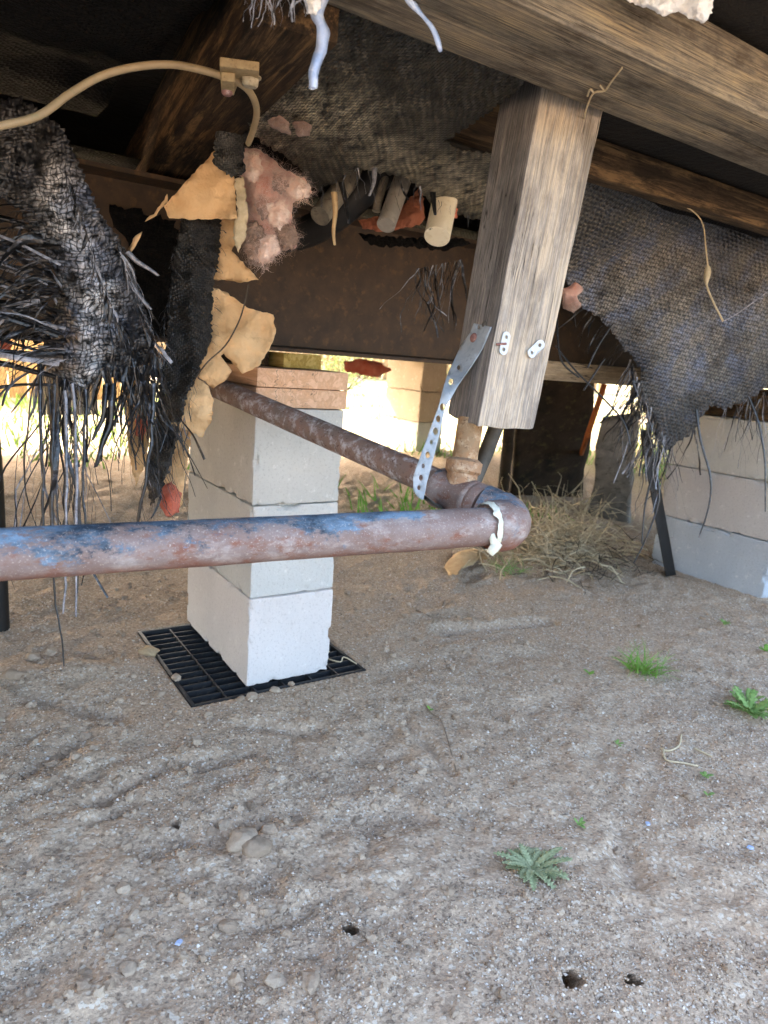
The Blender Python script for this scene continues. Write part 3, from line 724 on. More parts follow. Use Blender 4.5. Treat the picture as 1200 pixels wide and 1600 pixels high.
me_ = sh.data; me_.materials.append(M['post_side']); nl_ = (Rinv @ LN)
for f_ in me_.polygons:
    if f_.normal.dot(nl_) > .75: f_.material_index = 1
# nail plates left on the post
def clip(name, cu, cv, ang, ln, wd, label, lift):
    c = on_right(cu, cv); a = (pax*math.cos(R(ang))+pex*math.sin(R(ang))).normalized(); b = a.cross(RFn)
    out = []
    for k in range(20):
        q = 2*math.pi*k/20; out.append(((ln/2-wd/2)*(1 if math.sin(q) > 0 else -1)+wd/2*math.sin(q), wd/2*math.cos(q)))
    hs = [[(y+.0026*math.sin(2*math.pi*k/10), .0026*math.cos(2*math.pi*k/10)) for k in range(10)] for y in (-ln*.27, ln*.27)]
    v, f = cdt([(y*1e3, x*1e3) for y, x in out], 3, [[(y*1e3, x*1e3) for y, x in h] for h in hs])
    W = [c+a*(p.x/1e3)+b*(p.y/1e3)+RFn*(.0015+lift*abs(p.x/1e3)/ln) for p in v]
    o = mk(name, W, f, 'clip', None, smooth=False); s = o.modifiers.new('t', 'SOLIDIFY'); s.thickness = .0016
    return tag(o, label, 'metal clip')
c1 = clip('metal_clip', 787, 537, 2, .031, .0125, 'small upright zinc plate nailed to the middle of the post', .000)
c2 = clip('metal_clip', 834, 546, 38, .032, .0135, 'small tilted zinc plate near the right edge of the post', .006)
nail = tube('nail', [on_right(776, 538, .0015), on_right(791, 537, .004)], .0016, 'screw', None, 8); tag(nail, 'bent rusty nail across the upright zinc plate on the post', 'nail')

# ================================================================== strap
strapL = [(741, 505), (735, 520), (724, 535), (716.6, 548), (699.5, 585), (691, 612), (686, 632), (669, 679.5), (653.6, 721.5), (645.7, 745), (645.7, 766), (652, 776)]
strapR = [(768, 511), (762, 526), (755, 543), (745.5, 559), (716.6, 601), (705, 622), (695.6, 637.5), (685, 687), (673, 732), (666.7, 755.6), (664, 771), (661, 782)]
def strap_depth(u, v):
    s = max(0, min(1, (v-505)/270)); q = depth(on_left(u, v, .0025))
    k = max(0, min(1, (v-545)/70)); return q*(1-k)+(.905-.02*s)*k if v > 545 else q
hole_c = [(748, 511.5, 3.2), (716.6, 574.5, 3.6), (704.3, 596.8, 5), (690.9, 636, 5), (684.6, 654.5, 4.6), (680.4, 674, 5), (673.8, 691, 3), (668, 711, 4.6), (661, 728, 3.4), (657.6, 746.4, 4.2), (654.4, 762, 3.4)]
hol = [[(x+r*.75*math.cos(k*.628), y+r*1.15*math.sin(k*.628)) for k in range(10)] for x, y, r in hole_c]
strap = root('perforated_strap', pt(655, 770, .89), 'grey perforated metal hanger strap from the post down round the pipe tee', 'strap')
sp = sheet('band', strapL+strapR[::-1], strap_depth, 'galv', strap, step=6, holes=hol, raw=True, wr=.0012, th=.0012)
tk = [pt(662, 776, .90), pt(690, 792, .955), pt(725, 780, 1.02), pt(752, 725, 1.03), pt(770, 680, 1.02), pt(785, 640, 1.015)]
V, F = ribbon_geo(smooth_path(tk, 24), .022, side=None, taper=1, phase=1.2); mk('back_band', V, F, 'galv_dark', strap)
sc = on_left(741, 528, .003); disc('screw', sc, LFn, .0063, .004, 'screw', strap)
disc('screw', on_left(757, 506, .002), LFn, .0045, .002, 'galv_dark', strap)

# ================================================================== gas pipe
gas = root('gas_pipe', pt(745, 830, .88), 'rusty steel pipe with flaking blue paint, elbow, tee and riser', 'pipe')
E_ = pt(772, 822, .882); Fp = pt(-2, 866.5, .628)
dA = (Fp-E_).normalized(); FAR = H(.468, 1.47, .629); TE = pt(722, 772, .945)
dB = (FAR-TE).normalized()
# front run, built along its own x axis so that paint follows it
def pipe_local(name, a, b, r, mat, parent, n=32, seg=60, wob=.0006, seed=0, prof=None):
    ax = (b-a).normalized(); ay = Zu.cross(ax).normalized(); az = ax.cross(ay); L = (b-a).length; V, F = [], []
    for i in range(seg+1):
        for j in range(n):
            q = 2*math.pi*j/n; rr = (prof(i/seg) if prof else r) + wob*mnoise.noise(Vector((i*L/seg*30, j*.6, seed)))
            V.append((L*i/seg, rr*math.cos(q), rr*math.sin(q)))
    for i in range(seg):
        for j in range(n): F.append((i*n+j, (i+1)*n+j, (i+1)*n+(j+1) % n, i*n+(j+1) % n))
    F.append(tuple(range(n))); F.append(tuple(range((seg+1)*n-1, seg*n-1, -1)))
    me = bpy.data.meshes.new(name); me.from_pydata(V, [], F); me.polygons.foreach_set('use_smooth', [True]*len(F))
    try: me.set_sharp_from_angle(angle=R(55))
    except Exception: pass
    return link(name, me, mat, parent, a, Matrix((ax, ay, az)).transposed().to_euler())
RF = .0242
pipe_local('pipe_run', E_+dA*.004, E_+dA*1.5, RF, 'pipe_blue', gas, seg=150, seed=1)
pipe_local('pipe_run', TE+dB*.02, TE+dB*1.15, .0205, 'pipe_back', gas, seg=80, seed=2)
# elbow: quarter bend from the front run to the tee axis
corner = pt(800, 818, .895)
A0 = E_; B0 = pt(752, 790, .922)
def bez(a, b, c, n): return [a*(1-t)**2+b*2*t*(1-t)+c*t*t for t in [i/n for i in range(n+1)]]
cpt = pt(822, 822, .898)
el = bez(A0-dA*-.006, cpt, B0, 16)
rr = [.0325]*2+[.0330]*3+[.0318]*8+[.0300]*3+[.029]
elbow = tube('elbow', el, rr[:len(el)], 'fitting', gas, 28)
tube('reducer', [B0-(-dB)*-.004, B0+dB*.006, B0+dB*.011, B0+dB*.016], [.0262, .0285, .0285, .024], 'fitting', gas, 24)
tt0 = B0+dB*.008
tee = tube('tee', [tt0, tt0+dB*.004, tt0+dB*.012, tt0+dB*.016, tt0+dB*.056, tt0+dB*.060, tt0+dB*.068, tt0+dB*.072], [.024, .0285, .0285, .0255, .0255, .0285, .0285, .022], 'fitting', gas, 28)
br = tt0+dB*.032; RB = on_left(737, 660); RB = pt(734, 668, .945)
bx = (RB-br).normalized(); L = (RB-br).length
def lump(pts, r0s, seed, mat, name, n=28, gas=gas):
    V, F = tube_geo(pts, r0s, n); V = [v+mnoise.noise_vector(v*90+Vector((seed, 0, 0)))*.0009 for v in V]; o = mk(name, V, F, mat, gas); o.data.set_sharp_from_angle(angle=R(38)); return o
lump([br+bx*.012, br+bx*.030, br+bx*.034, br+bx*.047, br+bx*.051], [.0215, .0205, .0245, .0245, .0185], 2, 'coupling', 'branch_collar', gas=tee)
lump([br+bx*.045]+[br+bx*(.045+(L+.0-.045)*k/8) for k in range(1, 9)]+[br+bx*(L+.012)], [.0172]*10, 4, 'riser', 'riser')
# pipe dope: torn white sealant round the mouth of the elbow
V = []; F = []; fr = frames([E_+dA*.01, E_-dA*.01])[0]; nn = 60
for i in range(nn+1):
    q = 2*math.pi*i/nn
    for j in range(5):
        s = (j-2)/2; wd_ = .0075+.004*mnoise.noise(Vector((i*.35, 0, 1))); r = RF+.0045+.0030*(1-abs(s))+.002*mnoise.noise(Vector((i*.5, j, 2)))
        V.append(E_+dA*(.0075+s*wd_+.003*mnoise.noise(Vector((i*.3, 5, 0))))+(fr[1]*math.cos(q)+fr[2]*math.sin(q))*r)
for i in range(nn):
    for j in range(4): F.append((i*5+j, i*5+j+1, i*5+6+j, i*5+5+j))
mk('sealant', V, F, 'dope', elbow)
puff('sealant', [(763, 835), (772, 832), (778, 845), (785, 852), (778, 862), (770, 869), (760, 862), (766, 850)], .855, .005, 'dope', elbow, 3, .6, .002, 3)

# ================================================================== wire and clamp
wp = [(-60, 212), (0, 197), (60, 181), (110, 146), (160, 118), (215, 104), (270, 101), (318, 110), (350, 120)]
wd = [.72, .74, .76, .775, .785, .79, .795, .797, .80]
wpts = [pt(u, v, t) for (u, v), t in zip(wp, wd)]+[pt(375, 130, .803), pt(392, 146, .83), pt(401, 170, .87), pt(398, 195, .92), pt(388, 224, .97)]
tag(tube('bonding_wire', smooth_path(wpts, 90), .0042, 'copper', None, 12), 'bare copper wire curving through the clamp at upper left', 'wire')
cz = .985
clampP = pt(372, 122, .80)
cla = root('ground_clamp', clampP, 'small bronze ground clamp bolted under the scorched joist', 'clamp')
jr = -jx
def cbx(name, uvs, z0, z1, mat, bev=.0015):
    lo = [ptz(u, v, z0) for u, v in uvs]; V = lo+[p+Zu*(z1-z0) for p in lo]
    n = len(lo); F = [tuple(range(n)), tuple(range(2*n-1, n-1, -1))]+[(i, i+n, (i+1) % n+n, (i+1) % n) for i in range(n)]
    o = mk(name, V, F, mat, cla, smooth=False); b = o.modifiers.new('b', 'BEVEL'); b.width = bev; b.segments = 2; return o
cbx('body', [(343, 103), (405, 111), (404, 132), (372, 134), (366, 148), (346, 146)], .990, .9995, 'clamp')
cbx('jaw', [(345, 126), (367, 128), (366, 150), (347, 148)], .980, .9895, 'clamp')
bc = ptz(391, 124, .9895); bo_ = disc('bolt', bc, -Zu, .0105, .008, 'bolt', cla, 6); disc('washer', bc+Zu*.003, -Zu, .0125, .002, 'bolt', bo_, 18)
disc('screw', pt(355, 143, .765), -Zu, .006, .004, 'screw', cla, 12)

# ================================================================== torn belly wrap
P0 = H(0, .70, 1.052); PN = (AD*.155+Zu).normalized()
def d_centre(u, v): return ptp(u, v, P0, PN)
polyC = [(560, -20), (840, 110), (802, 146), (748, 186), (692, 222), (730, 236), (768, 240), (758, 343), (735, 340), (700, 328), (672, 318), (655, 292), (630, 276), (590, 268), (562, 262), (532, 278), (497, 300), (480, 282), (455, 250), (425, 232), (398, 214), (385, 190), (405, 130), (478, 35)]
wc = root('belly_wrap', pt(560, 265, 1.1), 'sagging charred woven sheet under the floor between joist and beam', 'fabric')
def segd(u, v, pts):
    best = 1e9
    for a, b in zip(pts, pts[1:]):
        dx, dy = b[0]-a[0], b[1]-a[1]; t = max(0, min(1, ((u-a[0])*dx+(v-a[1])*dy)/(dx*dx+dy*dy))); best = min(best, math.hypot(u-a[0]-t*dx, v-a[1]-t*dy))
    return best
ash_c = lambda u, v: .12+.95*math.exp(-(segd(u, v, [(430, 185), (520, 180), (600, 235), (700, 285), (760, 300)])/52)**2)
ash_highlight_l = lambda u, v: .06+1.0*math.exp(-(segd(u, v, [(95, 300), (118, 380), (150, 440), (150, 500), (125, 570)])/40)**2)  # ash plus whitish highlights painted along the sheet's bright core
ash_r = lambda u, v: .10+.75*math.exp(-(segd(u, v, [(930, 460), (1040, 430), (1080, 560), (1200, 470)])/70)**2)
sheet('torn_sheet', polyC, d_centre, 'char_c', wc, 7, 4, 3.0, .016, .018, .0012, seed=2, ash=ash_c)
def fringe(parent, specs, n, seed, big=20, mats=('strand', 'strand_grey'), rigid=.5):
    """frayed tapes: the large ones one by one, the rest as one mass"""
    r = random.Random(seed); small = []; made = 0
    for k in range(n):
        (u0, v0), (u1, v1), t, (l0, l1), (dx, dy, dz), w0 = specs[k % len(specs)]
        a = r.random(); p = pt(u0+(u1-u0)*a, v0+(v1-v0)*a, t+r.uniform(-.03, .03)); L = r.uniform(l0, l1)
        d = Vector((dx+r.gauss(0, .22), dy+r.gauss(0, .22), dz+r.gauss(0, .12))).normalized(); pts = [p]; m = 8
        for i in range(m):
            d = (d*rigid*2+Vector((r.gauss(0, .28), r.gauss(0, .28), -.22+r.gauss(0, .18)))).normalized(); pts.append(pts[-1]+d*L/m)
        wv = w0*r.choice((.15, .2, .3, .35, .5, .8, 1.3))
        g = ribbon_geo(smooth_path(pts, 16), wv*.6, phase=r.random()*3, twist=r.uniform(-4, 4), taper=r.choice((.2, .6, 1.0)))
        if made < big and k % 2 == 0: mk('strand', g[0], g[1], r.choice(mats), parent, False); made += 1
        else: small.append(g)
    if small:
        V, F = join_geo(small); o = mk('fringe', V, F, mats[0], parent, False); o['kind'] = 'stuff'
wd2 = sheet('belly_wrap', [(-80, 330), (60, 300), (180, 320), (275, 345), (285, 420), (270, 520), (240, 545), (150, 520), (60, 535), (-80, 520)], lambda u, v: 1.30+.0004*(v-330), 'belly', None, 9, 5, 5, .03, .012, .0014, seed=41); tag(wd2, 'added black sheet filling the dark void behind the shredded sheet at left', 'fabric')  # black sheet added to darken the void behind the shreds
fringe(wc, [((500, 292), (560, 262), 1.1, (.02, .05), (0, 0, -1), .004), ((560, 262), (660, 292), 1.1, (.02, .06), (0, 0, -1), .004), ((655, 300), (755, 342), 1.2, (.01, .025), (0, 0, -1), .002)], 46, 5, 12)
for q, m_ in (([(522, 300), (524, 330), (521, 362), (523, 383)], 'dead_leaf'), ([(533, 285), (540, 315), (545, 350)], 'strand'), ([(585, 262), (584, 285), (577, 306)], 'strand_grey'), ([(676, 300), (678, 320), (680, 336)], 'strand')):
    V, F = ribbon_geo(smooth_path([pt(u, v, 1.10) for u, v in q], 12), .010, side=RT, taper=.4); mk('strand', V, F, m_, wc)

def d_right(u, v):
    f = 430-.283*(u-890); s = .0007*(u-890)
    return 1.66+s-(f-v)*.0019 if v < f else 1.66+s+(v-f)*.0006
polyR = [(868, 268), (1000, 285), (1200, 318), (1300, 330), (1300, 590), (1235, 640), (1200, 600), (1172, 625), (1130, 640), (1108, 632), (1085, 672), (1040, 708), (1012, 660), (995, 610), (1000, 575), (975, 545), (945, 505), (910, 478), (884, 445)]
wr_ = root('belly_wrap', pt(1040, 700, 1.85), 'grey scorched woven sheet hanging down at the right with frayed edge', 'fabric')
sheet('torn_sheet', polyR, d_right, 'char_r', wr_, 8, 4, 3.5, .030, .011, .0014, seed=4, rot=-.35, ash=ash_r)
fringe(wr_, [((985, 560), (1045, 700), 1.85, (.10, .30), (0, 0, -1), .007), ((985, 560), (1000, 640), 1.83, (.08, .2), (-.3, 0, -.8), .008), ((1130, 640), (1200, 610), 1.92, (.08, .22), (.05, 0, -1), .006),
             ((900, 470), (980, 545), 1.74, (.03, .09), (-.6, 0, -.6), .005), ((1030, 690), (1090, 670), 1.9, (.04, .16), (0, 0, -1), .006), ((1150, 640), (1240, 600), 1.92, (.08, .24), (.2, 0, -1), .007)], 150, 6, 60, rigid=.9)
fringe(wr_, [((988, 565), (1030, 690), 1.82, (.05, .16), (-.1, 0, -.9), .010), ((990, 590), (1050, 700), 1.84, (.08, .26), (0, 0, -1), .008)], 130, 26, 30, rigid=.6)
for q in ([(1088, 640), (1095, 690), (1110, 745), (1108, 790), (1092, 840)], [(1032, 690), (1020, 740), (1008, 790), (1003, 850)], [(1010, 660), (1022, 720), (1030, 780), (1010, 840), (990, 880)], [(1170, 620), (1185, 660), (1195, 720), (1196, 800)]):
    V, F = ribbon_geo(smooth_path([pt(u, v, 1.86) for u, v in q], 14), .008, side=RT, taper=.5); mk('strand', V, F, 'strand', wr_)

polyL = [(-60, 170), (30, 150), (95, 195), (128, 270), (150, 320), (185, 372), (210, 430), (228, 490), (245, 545), (225, 590), (190, 600), (165, 585), (130, 612), (95, 600), (70, 570), (66, 540), (90, 470), (84, 420), (60, 380), (35, 330), (0, 310), (-60, 310)]
def d_left(u, v): return 1.0+.00012*(v-200)+.0003*abs(u-130)
wl = root('belly_wrap', pt(110, 980, 1.05), 'shredded charred woven sheet hanging at the left edge with long strands', 'fabric')
sheet('torn_sheet', polyL, d_left, 'char_l', wl, 7, 4, 4.0, .034, .016, .0014, seed=6, ash=ash_highlight_l)
fringe(wl, [((62, 575), (130, 605), 1.04, (.12, .36), (0, 0, -1), .009), ((150, 575), (240, 570), 1.05, (.04, .14), (.1, 0, -.8), .009), ((62, 470), (110, 560), 1.0, (.05, .14), (-1, -.1, .05), .011),
            ((200, 540), (250, 560), 1.07, (.10, .24), (.05, 0, -1), .006), ((180, 370), (235, 540), 1.03, (.03, .09), (.6, 0, -.8), .007), ((50, 320), (95, 470), .99, (.05, .13), (-1, 0, .05), .012),
            ((100, 260), (200, 560), .985, (.015, .05), (.1, -.2, -1), .007), ((150, 440), (240, 600), 1.06, (.04, .12), (.3, 0, -.6), .008)], 520, 9, 120, rigid=.8)
for q, m_, wdt in (([(-30, 370), (30, 385), (70, 415), (95, 450)], 'strand_grey', .010), ([(-30, 408), (25, 425), (65, 445), (90, 475)], 'strand_grey', .009), ([(-30, 560), (30, 575), (90, 590)], 'strand', .009), ([(-30, 610), (40, 600), (100, 602)], 'strand', .006),
                   ([(-30, 330), (40, 355), (90, 400)], 'strand', .010), ([(-30, 470), (30, 480), (85, 500)], 'strand', .012), ([(-30, 500), (40, 505), (85, 540)], 'strand', .012), ([(-30, 440), (30, 460), (90, 490)], 'strand', .012),
                   ([(62, 560), (64, 650), (68, 740), (66, 830)], 'strand', .007), ([(100, 610), (104, 720), (105, 830), (98, 960)], 'strand_grey', .006), ([(112, 600), (120, 760), (118, 900), (120, 965)], 'strand_grey', .006),
                   ([(85, 600), (84, 700), (80, 830)], 'strand', .011), ([(75, 600), (90, 780), (85, 920), (96, 1000), (98, 1042)], 'strand', .004), ([(135, 610), (130, 740), (135, 830)], 'strand', .006), ([(240, 600), (235, 700), (215, 820)], 'strand', .008),
                   ([(200, 395), (225, 415), (248, 432)], 'strand_grey', .009), ([(205, 440), (222, 470), (236, 486)], 'strand_grey', .006), ([(175, 600), (170, 660), (150, 730)], 'strand', .012), ([(165, 600), (160, 650), (147, 690)], 'strand', .010)):
    V, F = ribbon_geo(smooth_path([pt(u, v, 1.02) for u, v in q], 16), wdt, side=(RT+UP*.4).normalized() if abs(q[0][0]-q[-1][0]) < 60 else (UP+RT*.2).normalized(), taper=.6)
    V = [v+mnoise.noise_vector(v*30)*.004 for v in V]; mk('strand', V, F, m_, wl)

hr = random.Random(5)
for k in range(26):
    y0 = hr.uniform(325, 560); y1 = y0+hr.uniform(-10, 60); q = [(-40, y0), (20, y0+(y1-y0)*.45+hr.uniform(-6, 6)), (hr.uniform(60, 105), y1)]
    V, F = ribbon_geo(smooth_path([pt(u, v, .985+hr.uniform(-.03, .03)) for u, v in q], 12), hr.choice((.003, .005, .008)), side=(UP+RT*.2+fw*hr.uniform(-.5, .5)).normalized(), taper=.9)
    mk('strand', V, F, 'strand' if k % 3 else 'strand_grey', wl, False)
polyS = [(285, 338), (318, 336), (345, 340), (343, 400), (332, 450), (330, 530), (312, 575), (292, 620), (282, 660), (268, 720), (252, 770), (236, 790), (228, 750), (236, 690), (246, 620), (260, 540), (264, 460), (272, 400)]
ws = root('belly_wrap', pt(245, 785, 1.12), 'narrow black woven strip hanging in front of the brown paper', 'fabric')
sheet('torn_sheet', polyS, lambda u, v: 1.12+.0004*abs(u-300), 'char_s', ws, 6, 3, 2.5, .014, .03, .0016, seed=8)
fringe(ws, [((345, 345), (330, 540), 1.12, (.008, .022), (.8, 0, .2), .0018), ((310, 575), (268, 720), 1.12, (.02, .06), (.4, 0, -.8), .002), ((228, 740), (268, 720), 1.13, (.04, .13), (0, 0, -1), .004), ((264, 460), (240, 650), 1.12, (.02, .06), (-.4, 0, -1), .003),
            ((272, 380), (258, 560), 1.11, (.02, .05), (.3, 0, -1), .002)], 190, 12, 16)
polyT = [(338, 200), (360, 175), (395, 165), (400, 205), (380, 225), (382, 270), (362, 278), (350, 268), (333, 255)]
wt = sheet('belly_wrap', polyT, lambda u, v: 1.04, 'char_s', None, 6, 3, 2.5, .014, .03, .0016, seed=18); tag(wt, 'small black woven flap above the brown paper, under the clamp', 'fabric')
# ================================================================== brown paper
def paper(poly, t, label, seed, wr=.012, tilt=(0, 0)):
    cu = sum(p[0] for p in poly)/len(poly); cv = sum(p[1] for p in poly)/len(poly)
    o = sheet('kraft_paper', poly, lambda u, v: t+tilt[0]*(u-cu)+tilt[1]*(v-cv), 'kraft', None, 8, 5, 1.3, wr*1.5, .022, .0008, seed=seed)
    return tag(o, label, 'paper')
paper([(256, 322), (290, 285), (335, 236), (344, 240), (340, 262), (366, 276), (371, 342), (300, 343), (264, 341)], 1.10, 'top brown kraft paper flap below the copper wire end', 21, .008)
paper([(226, 346), (244, 330), (262, 303), (262, 316), (240, 340)], 1.11, 'thin brown paper sliver left of the top flap', 22, .004)
paper([(200, 388), (212, 368), (222, 362), (214, 380), (204, 396)], 1.09, 'smallest brown paper sliver beside the shredded sheet at left', 23, .004)
paper([(340, 342), (370, 336), (378, 365), (362, 392), (372, 402), (404, 437), (382, 441), (330, 437), (336, 400)], 1.16, 'brown paper scrap with curled torn corner right of the black strip', 24, .016)
paper([(326, 446), (352, 456), (385, 480), (427, 492), (431, 520), (420, 546), (404, 572), (379, 584), (350, 552), (345, 556), (362, 580), (350, 596), (334, 607), (312, 590), (296, 585), (306, 565), (322, 540), (328, 500)], 1.17, 'largest brown kraft paper sheet hanging right of the black strip', 25, .016)
paper([(280, 596), (308, 590), (326, 603), (334, 625), (331, 656), (316, 684), (285, 668), (266, 664), (272, 630)], 1.145, 'brown paper flap in front of the top of the near pier', 26, .014)
paper([(258, 662), (300, 672), (296, 705), (290, 745), (284, 790), (262, 806), (246, 770), (252, 720)], 1.20, 'lowest brown paper strip hanging left of the near pier', 27, .012)
paper([(196, 585), (215, 570), (232, 590), (240, 650), (228, 720), (212, 760), (200, 700), (196, 640)], 1.24, 'brown paper strip behind the frayed strands left of the black strip', 28, .02)
pr = sheet('plastic_film', [(366, 280), (380, 275), (388, 330), (384, 370), (372, 395), (364, 372), (370, 330)], lambda u, v: 1.095, 'web', None, 6, 4, 2, .012, .03, .0006, seed=29); tag(pr, 'crinkled pale film between the brown paper and pink insulation', 'film')
tw = tube('twine', smooth_path([pt(u, v, 1.13) for u, v in ((388, 445), (382, 475), (372, 505), (352, 540), (325, 565), (306, 590), (300, 605))], 24), .0014, 'twig', None, 6); tag(tw, 'dark string hanging across the largest brown paper sheet', 'string')
# ================================================================== insulation
ins = root('insulation', pt(420, 415, 1.14), 'pink fibreglass insulation bulging out beside the brown paper', 'insulation')
i1 = puff('batt', [(382, 232), (408, 234), (436, 258), (452, 268), (478, 280), (487, 300), (470, 312), (458, 318), (455, 345), (466, 372), (462, 388), (440, 392), (428, 405), (408, 417), (388, 412), (380, 385), (374, 345), (384, 320), (378, 280), (376, 250)], 1.14, .035, 'pink', ins, 4, 2.2, .010, 4, 4)
lumps = [([(405, 245), (428, 262), (440, 290), (432, 330), (410, 345), (396, 320), (398, 280)], 1.105, 'pink'), ([(440, 280), (466, 275), (484, 290), (484, 306), (464, 312), (448, 306)], 1.10, 'peach'),
         ([(384, 236), (402, 238), (412, 262), (404, 285), (388, 282), (380, 260)], 1.10, 'peach'), ([(416, 318), (446, 312), (455, 340), (440, 362), (420, 350)], 1.10, 'peach'),
         ([(380, 350), (402, 345), (418, 370), (410, 405), (390, 408), (378, 380)], 1.11, 'brown_fluff'), ([(430, 352), (458, 350), (468, 376), (455, 390), (436, 384)], 1.105, 'brown_fluff'), ([(404, 372), (430, 366), (438, 388), (420, 408), (404, 412)], 1.10, 'peach'), ([(426, 268), (446, 270), (452, 292), (440, 304), (426, 296)], 1.095, 'pink')]
for k_, (pl_, t_, m_) in enumerate(lumps):
    q_ = puff('tuft', pl_, t_, .016, m_, ins, 3, 2.5, .007, 7+k_, 3)
    fuzz('fibres', q_, 420, .014, .0004, 'brown_fluff' if m_ == 'brown_fluff' else 'pink_light', q_, k_)
fuzz('fibres', i1, 900, .014, .0004, 'pink_light', i1, 3)
for k, (pl, t, lb, mt) in enumerate((([(418, 188), (436, 180), (452, 190), (455, 210), (440, 208), (425, 200)], .955, 'orange insulation scrap showing through a hole in the sagging sheet', 'pink'), ([(456, 192), (470, 188), (487, 196), (484, 212), (466, 214)], .965, 'small pink scrap beside the larger one in the sagging sheet', 'pink'),
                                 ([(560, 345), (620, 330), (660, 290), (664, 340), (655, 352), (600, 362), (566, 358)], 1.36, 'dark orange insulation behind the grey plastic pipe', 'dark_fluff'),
                                 ([(700, 322), (716, 326), (714, 342), (702, 340)], 1.30, 'reddish insulation scrap right of the white plastic pipe', 'red_fluff'),
                                 ([(878, 452), (900, 440), (912, 452), (902, 462), (908, 478), (896, 490), (880, 482)], 1.60, 'pink scrap poking out beside the right edge of the post', 'pink'),
                                 ([(250, 760), (268, 752), (284, 770), (280, 800), (262, 808), (250, 790)], 1.19, 'red insulation tuft beside the lowest brown paper strip', 'red_fluff'),
                                 ([(212, 650), (226, 640), (232, 665), (222, 690), (212, 680)], 1.2, 'pinkish insulation tuft among the strands left of the black strip', 'red_fluff'),
                                 ([(536, 566), (560, 560), (596, 566), (612, 578), (590, 590), (560, 584), (540, 580)], 3.6, 'reddish insulation hanging far behind the near steel beam', 'red_fluff'),
                                 ([(-30, 520), (14, 520), (20, 540), (10, 555), (-30, 552)], 2.6, 'reddish insulation hanging at the far left edge', 'red_fluff'))):
    o = puff('insulation', pl, t, .012, mt, None, 4, 1.5, .008, 30+k, 4); tag(o, lb, 'insulation')
# ================================================================== plumbing stubs overhead
def stub(a, b, ta, tb, r, mat, label, hollow=True):
    A, B = pt(a[0], a[1], ta), pt(b[0], b[1], tb); d = (B-A).normalized()
    pts = [A, B, B+d*.0005, B-d*.001, B-d*.09]; rr = [r, r, r*.84, r*.82, r*.80]
    o = tube('plastic_pipe', pts, rr, mat, None, 24, True); return tag(o, label, 'pipe')
stub((700, 290), (683, 370), 1.32, 1.27, .0238, 'pvc_white', 'cream white plastic pipe stub pointing down, left of the post')
stub((640, 250), (603, 352), 1.34, 1.27, .0172, 'pvc_grey', 'straight grey plastic pipe stub left of the cream one')
stub((560, 262), (500, 338), 1.34, 1.26, .0185, 'pvc_dirty', 'stained grey pipe stub beside the pink insulation')
sm = tube('plastic_pipe', [pt(604, 268, 1.33), pt(590, 318, 1.30), pt(588, 330, 1.30)], .008, 'pvc_dirty', None, 12); tag(sm, 'thin grey tube just left of the straight grey stub', 'pipe')
dk = tube('duct', smooth_path([pt(430, 372, 1.42), pt(480, 362, 1.40), pt(530, 332, 1.36), pt(585, 280, 1.34), pt(620, 240, 1.34)], 20), .030, 'abs', None, 20); tag(dk, 'black round duct slanting behind the pipe stubs', 'duct')
# charred rags on the steel beam
rg = root('charred_rag', pt(690, 520, 1.45), 'charred tatters hanging over the steel beam left of the post', 'rag')
fringe(rg, [((650, 420), (725, 405), 1.42, (.05, .15), (0, 0, -1), .008)], 40, 14, 14)
fl = sheet('charred_rag', [(560, 366), (640, 372), (720, 372), (735, 380), (700, 392), (640, 386), (580, 384)], lambda u, v: 1.42, 'belly', None, 7, 4, 2.5, .01, .03, .002, seed=31); tag(fl, 'dark torn rag lying along the top of the steel beam', 'rag')
# ================================================================== foam, film and webs on the beam
fo = puff('foam', [(975, -30), (1115, -30), (1113, 20), (1100, 36), (1075, 30), (1060, 18), (1040, 26), (1015, 14), (1000, 10), (985, 4), (970, -5)], .70, .012, 'foam', None, 4, 2, .008, 51, 4); tag(fo, 'white foam crust on the beam at the top edge', 'foam')
of = puff('foam', [(790, -20), (838, -20), (836, 10), (826, 35), (812, 54), (800, 52), (796, 30), (788, 10)], .735, .016, 'orange_foam', None, 3, 1.5, .012, 53, 3); tag(of, 'crusty brown foam lump hanging under the beam at top', 'foam')
def film(q, w0, t, label):
    V, F = ribbon_geo(smooth_path([pt(u, v, t) for u, v in q], 24), w0, side=(RT*.95+fw*.3).normalized(), taper=.45)
    V = [v+mnoise.noise_vector(v*60)*.0035 for v in V]; tag(mk('plastic_film', V, F, 'blue_film'), label, 'film')
film([(505, -20), (494, 20), (506, 48), (500, 80), (490, 110), (488, 138)], .017, .66, 'twisted blue white plastic strip hanging at top centre')
film([(628, -20), (645, 8), (668, 35), (684, 62), (690, 78)], .013, .655, 'blue plastic strip hanging across the beam at the top')
wf_ = puff('foam', [(478, -10), (500, -12), (502, 12), (492, 24), (480, 22)], .65, .008, 'foam', None, 3, 1.5, .006, 55, 3); tag(wf_, 'small cream foam tuft at the top of the twisted blue strip', 'foam')
fr0 = root('charred_rag', pt(430, 15, .62), 'black and white tatters at the top edge left of the blue strip', 'rag')
fringe(fr0, [((380, -12), (480, -8), .63, (.012, .03), (0, 0, -1), .003)], 34, 17, 14, ('strand_grey', 'strand'))
wb = root('cobweb', pt(935, 130, .84), 'dusty cobweb strands stuck under the beam above the post', 'cobweb')
for q in ([(972, 106), (955, 128), (945, 142), (928, 145), (918, 165), (912, 188)], [(928, 145), (922, 140), (918, 150)], [(945, 142), (938, 134)]):
    mk('strand', *tube_geo(smooth_path([pt(u, v, depth(ptz(u, v, 1.0275))) for u, v in q], 18), [.0012]*(18//(len(q)-1)*(len(q)-1)+1) if 18//(len(q)-1) > 1 else .0012, 6), 'web', wb)
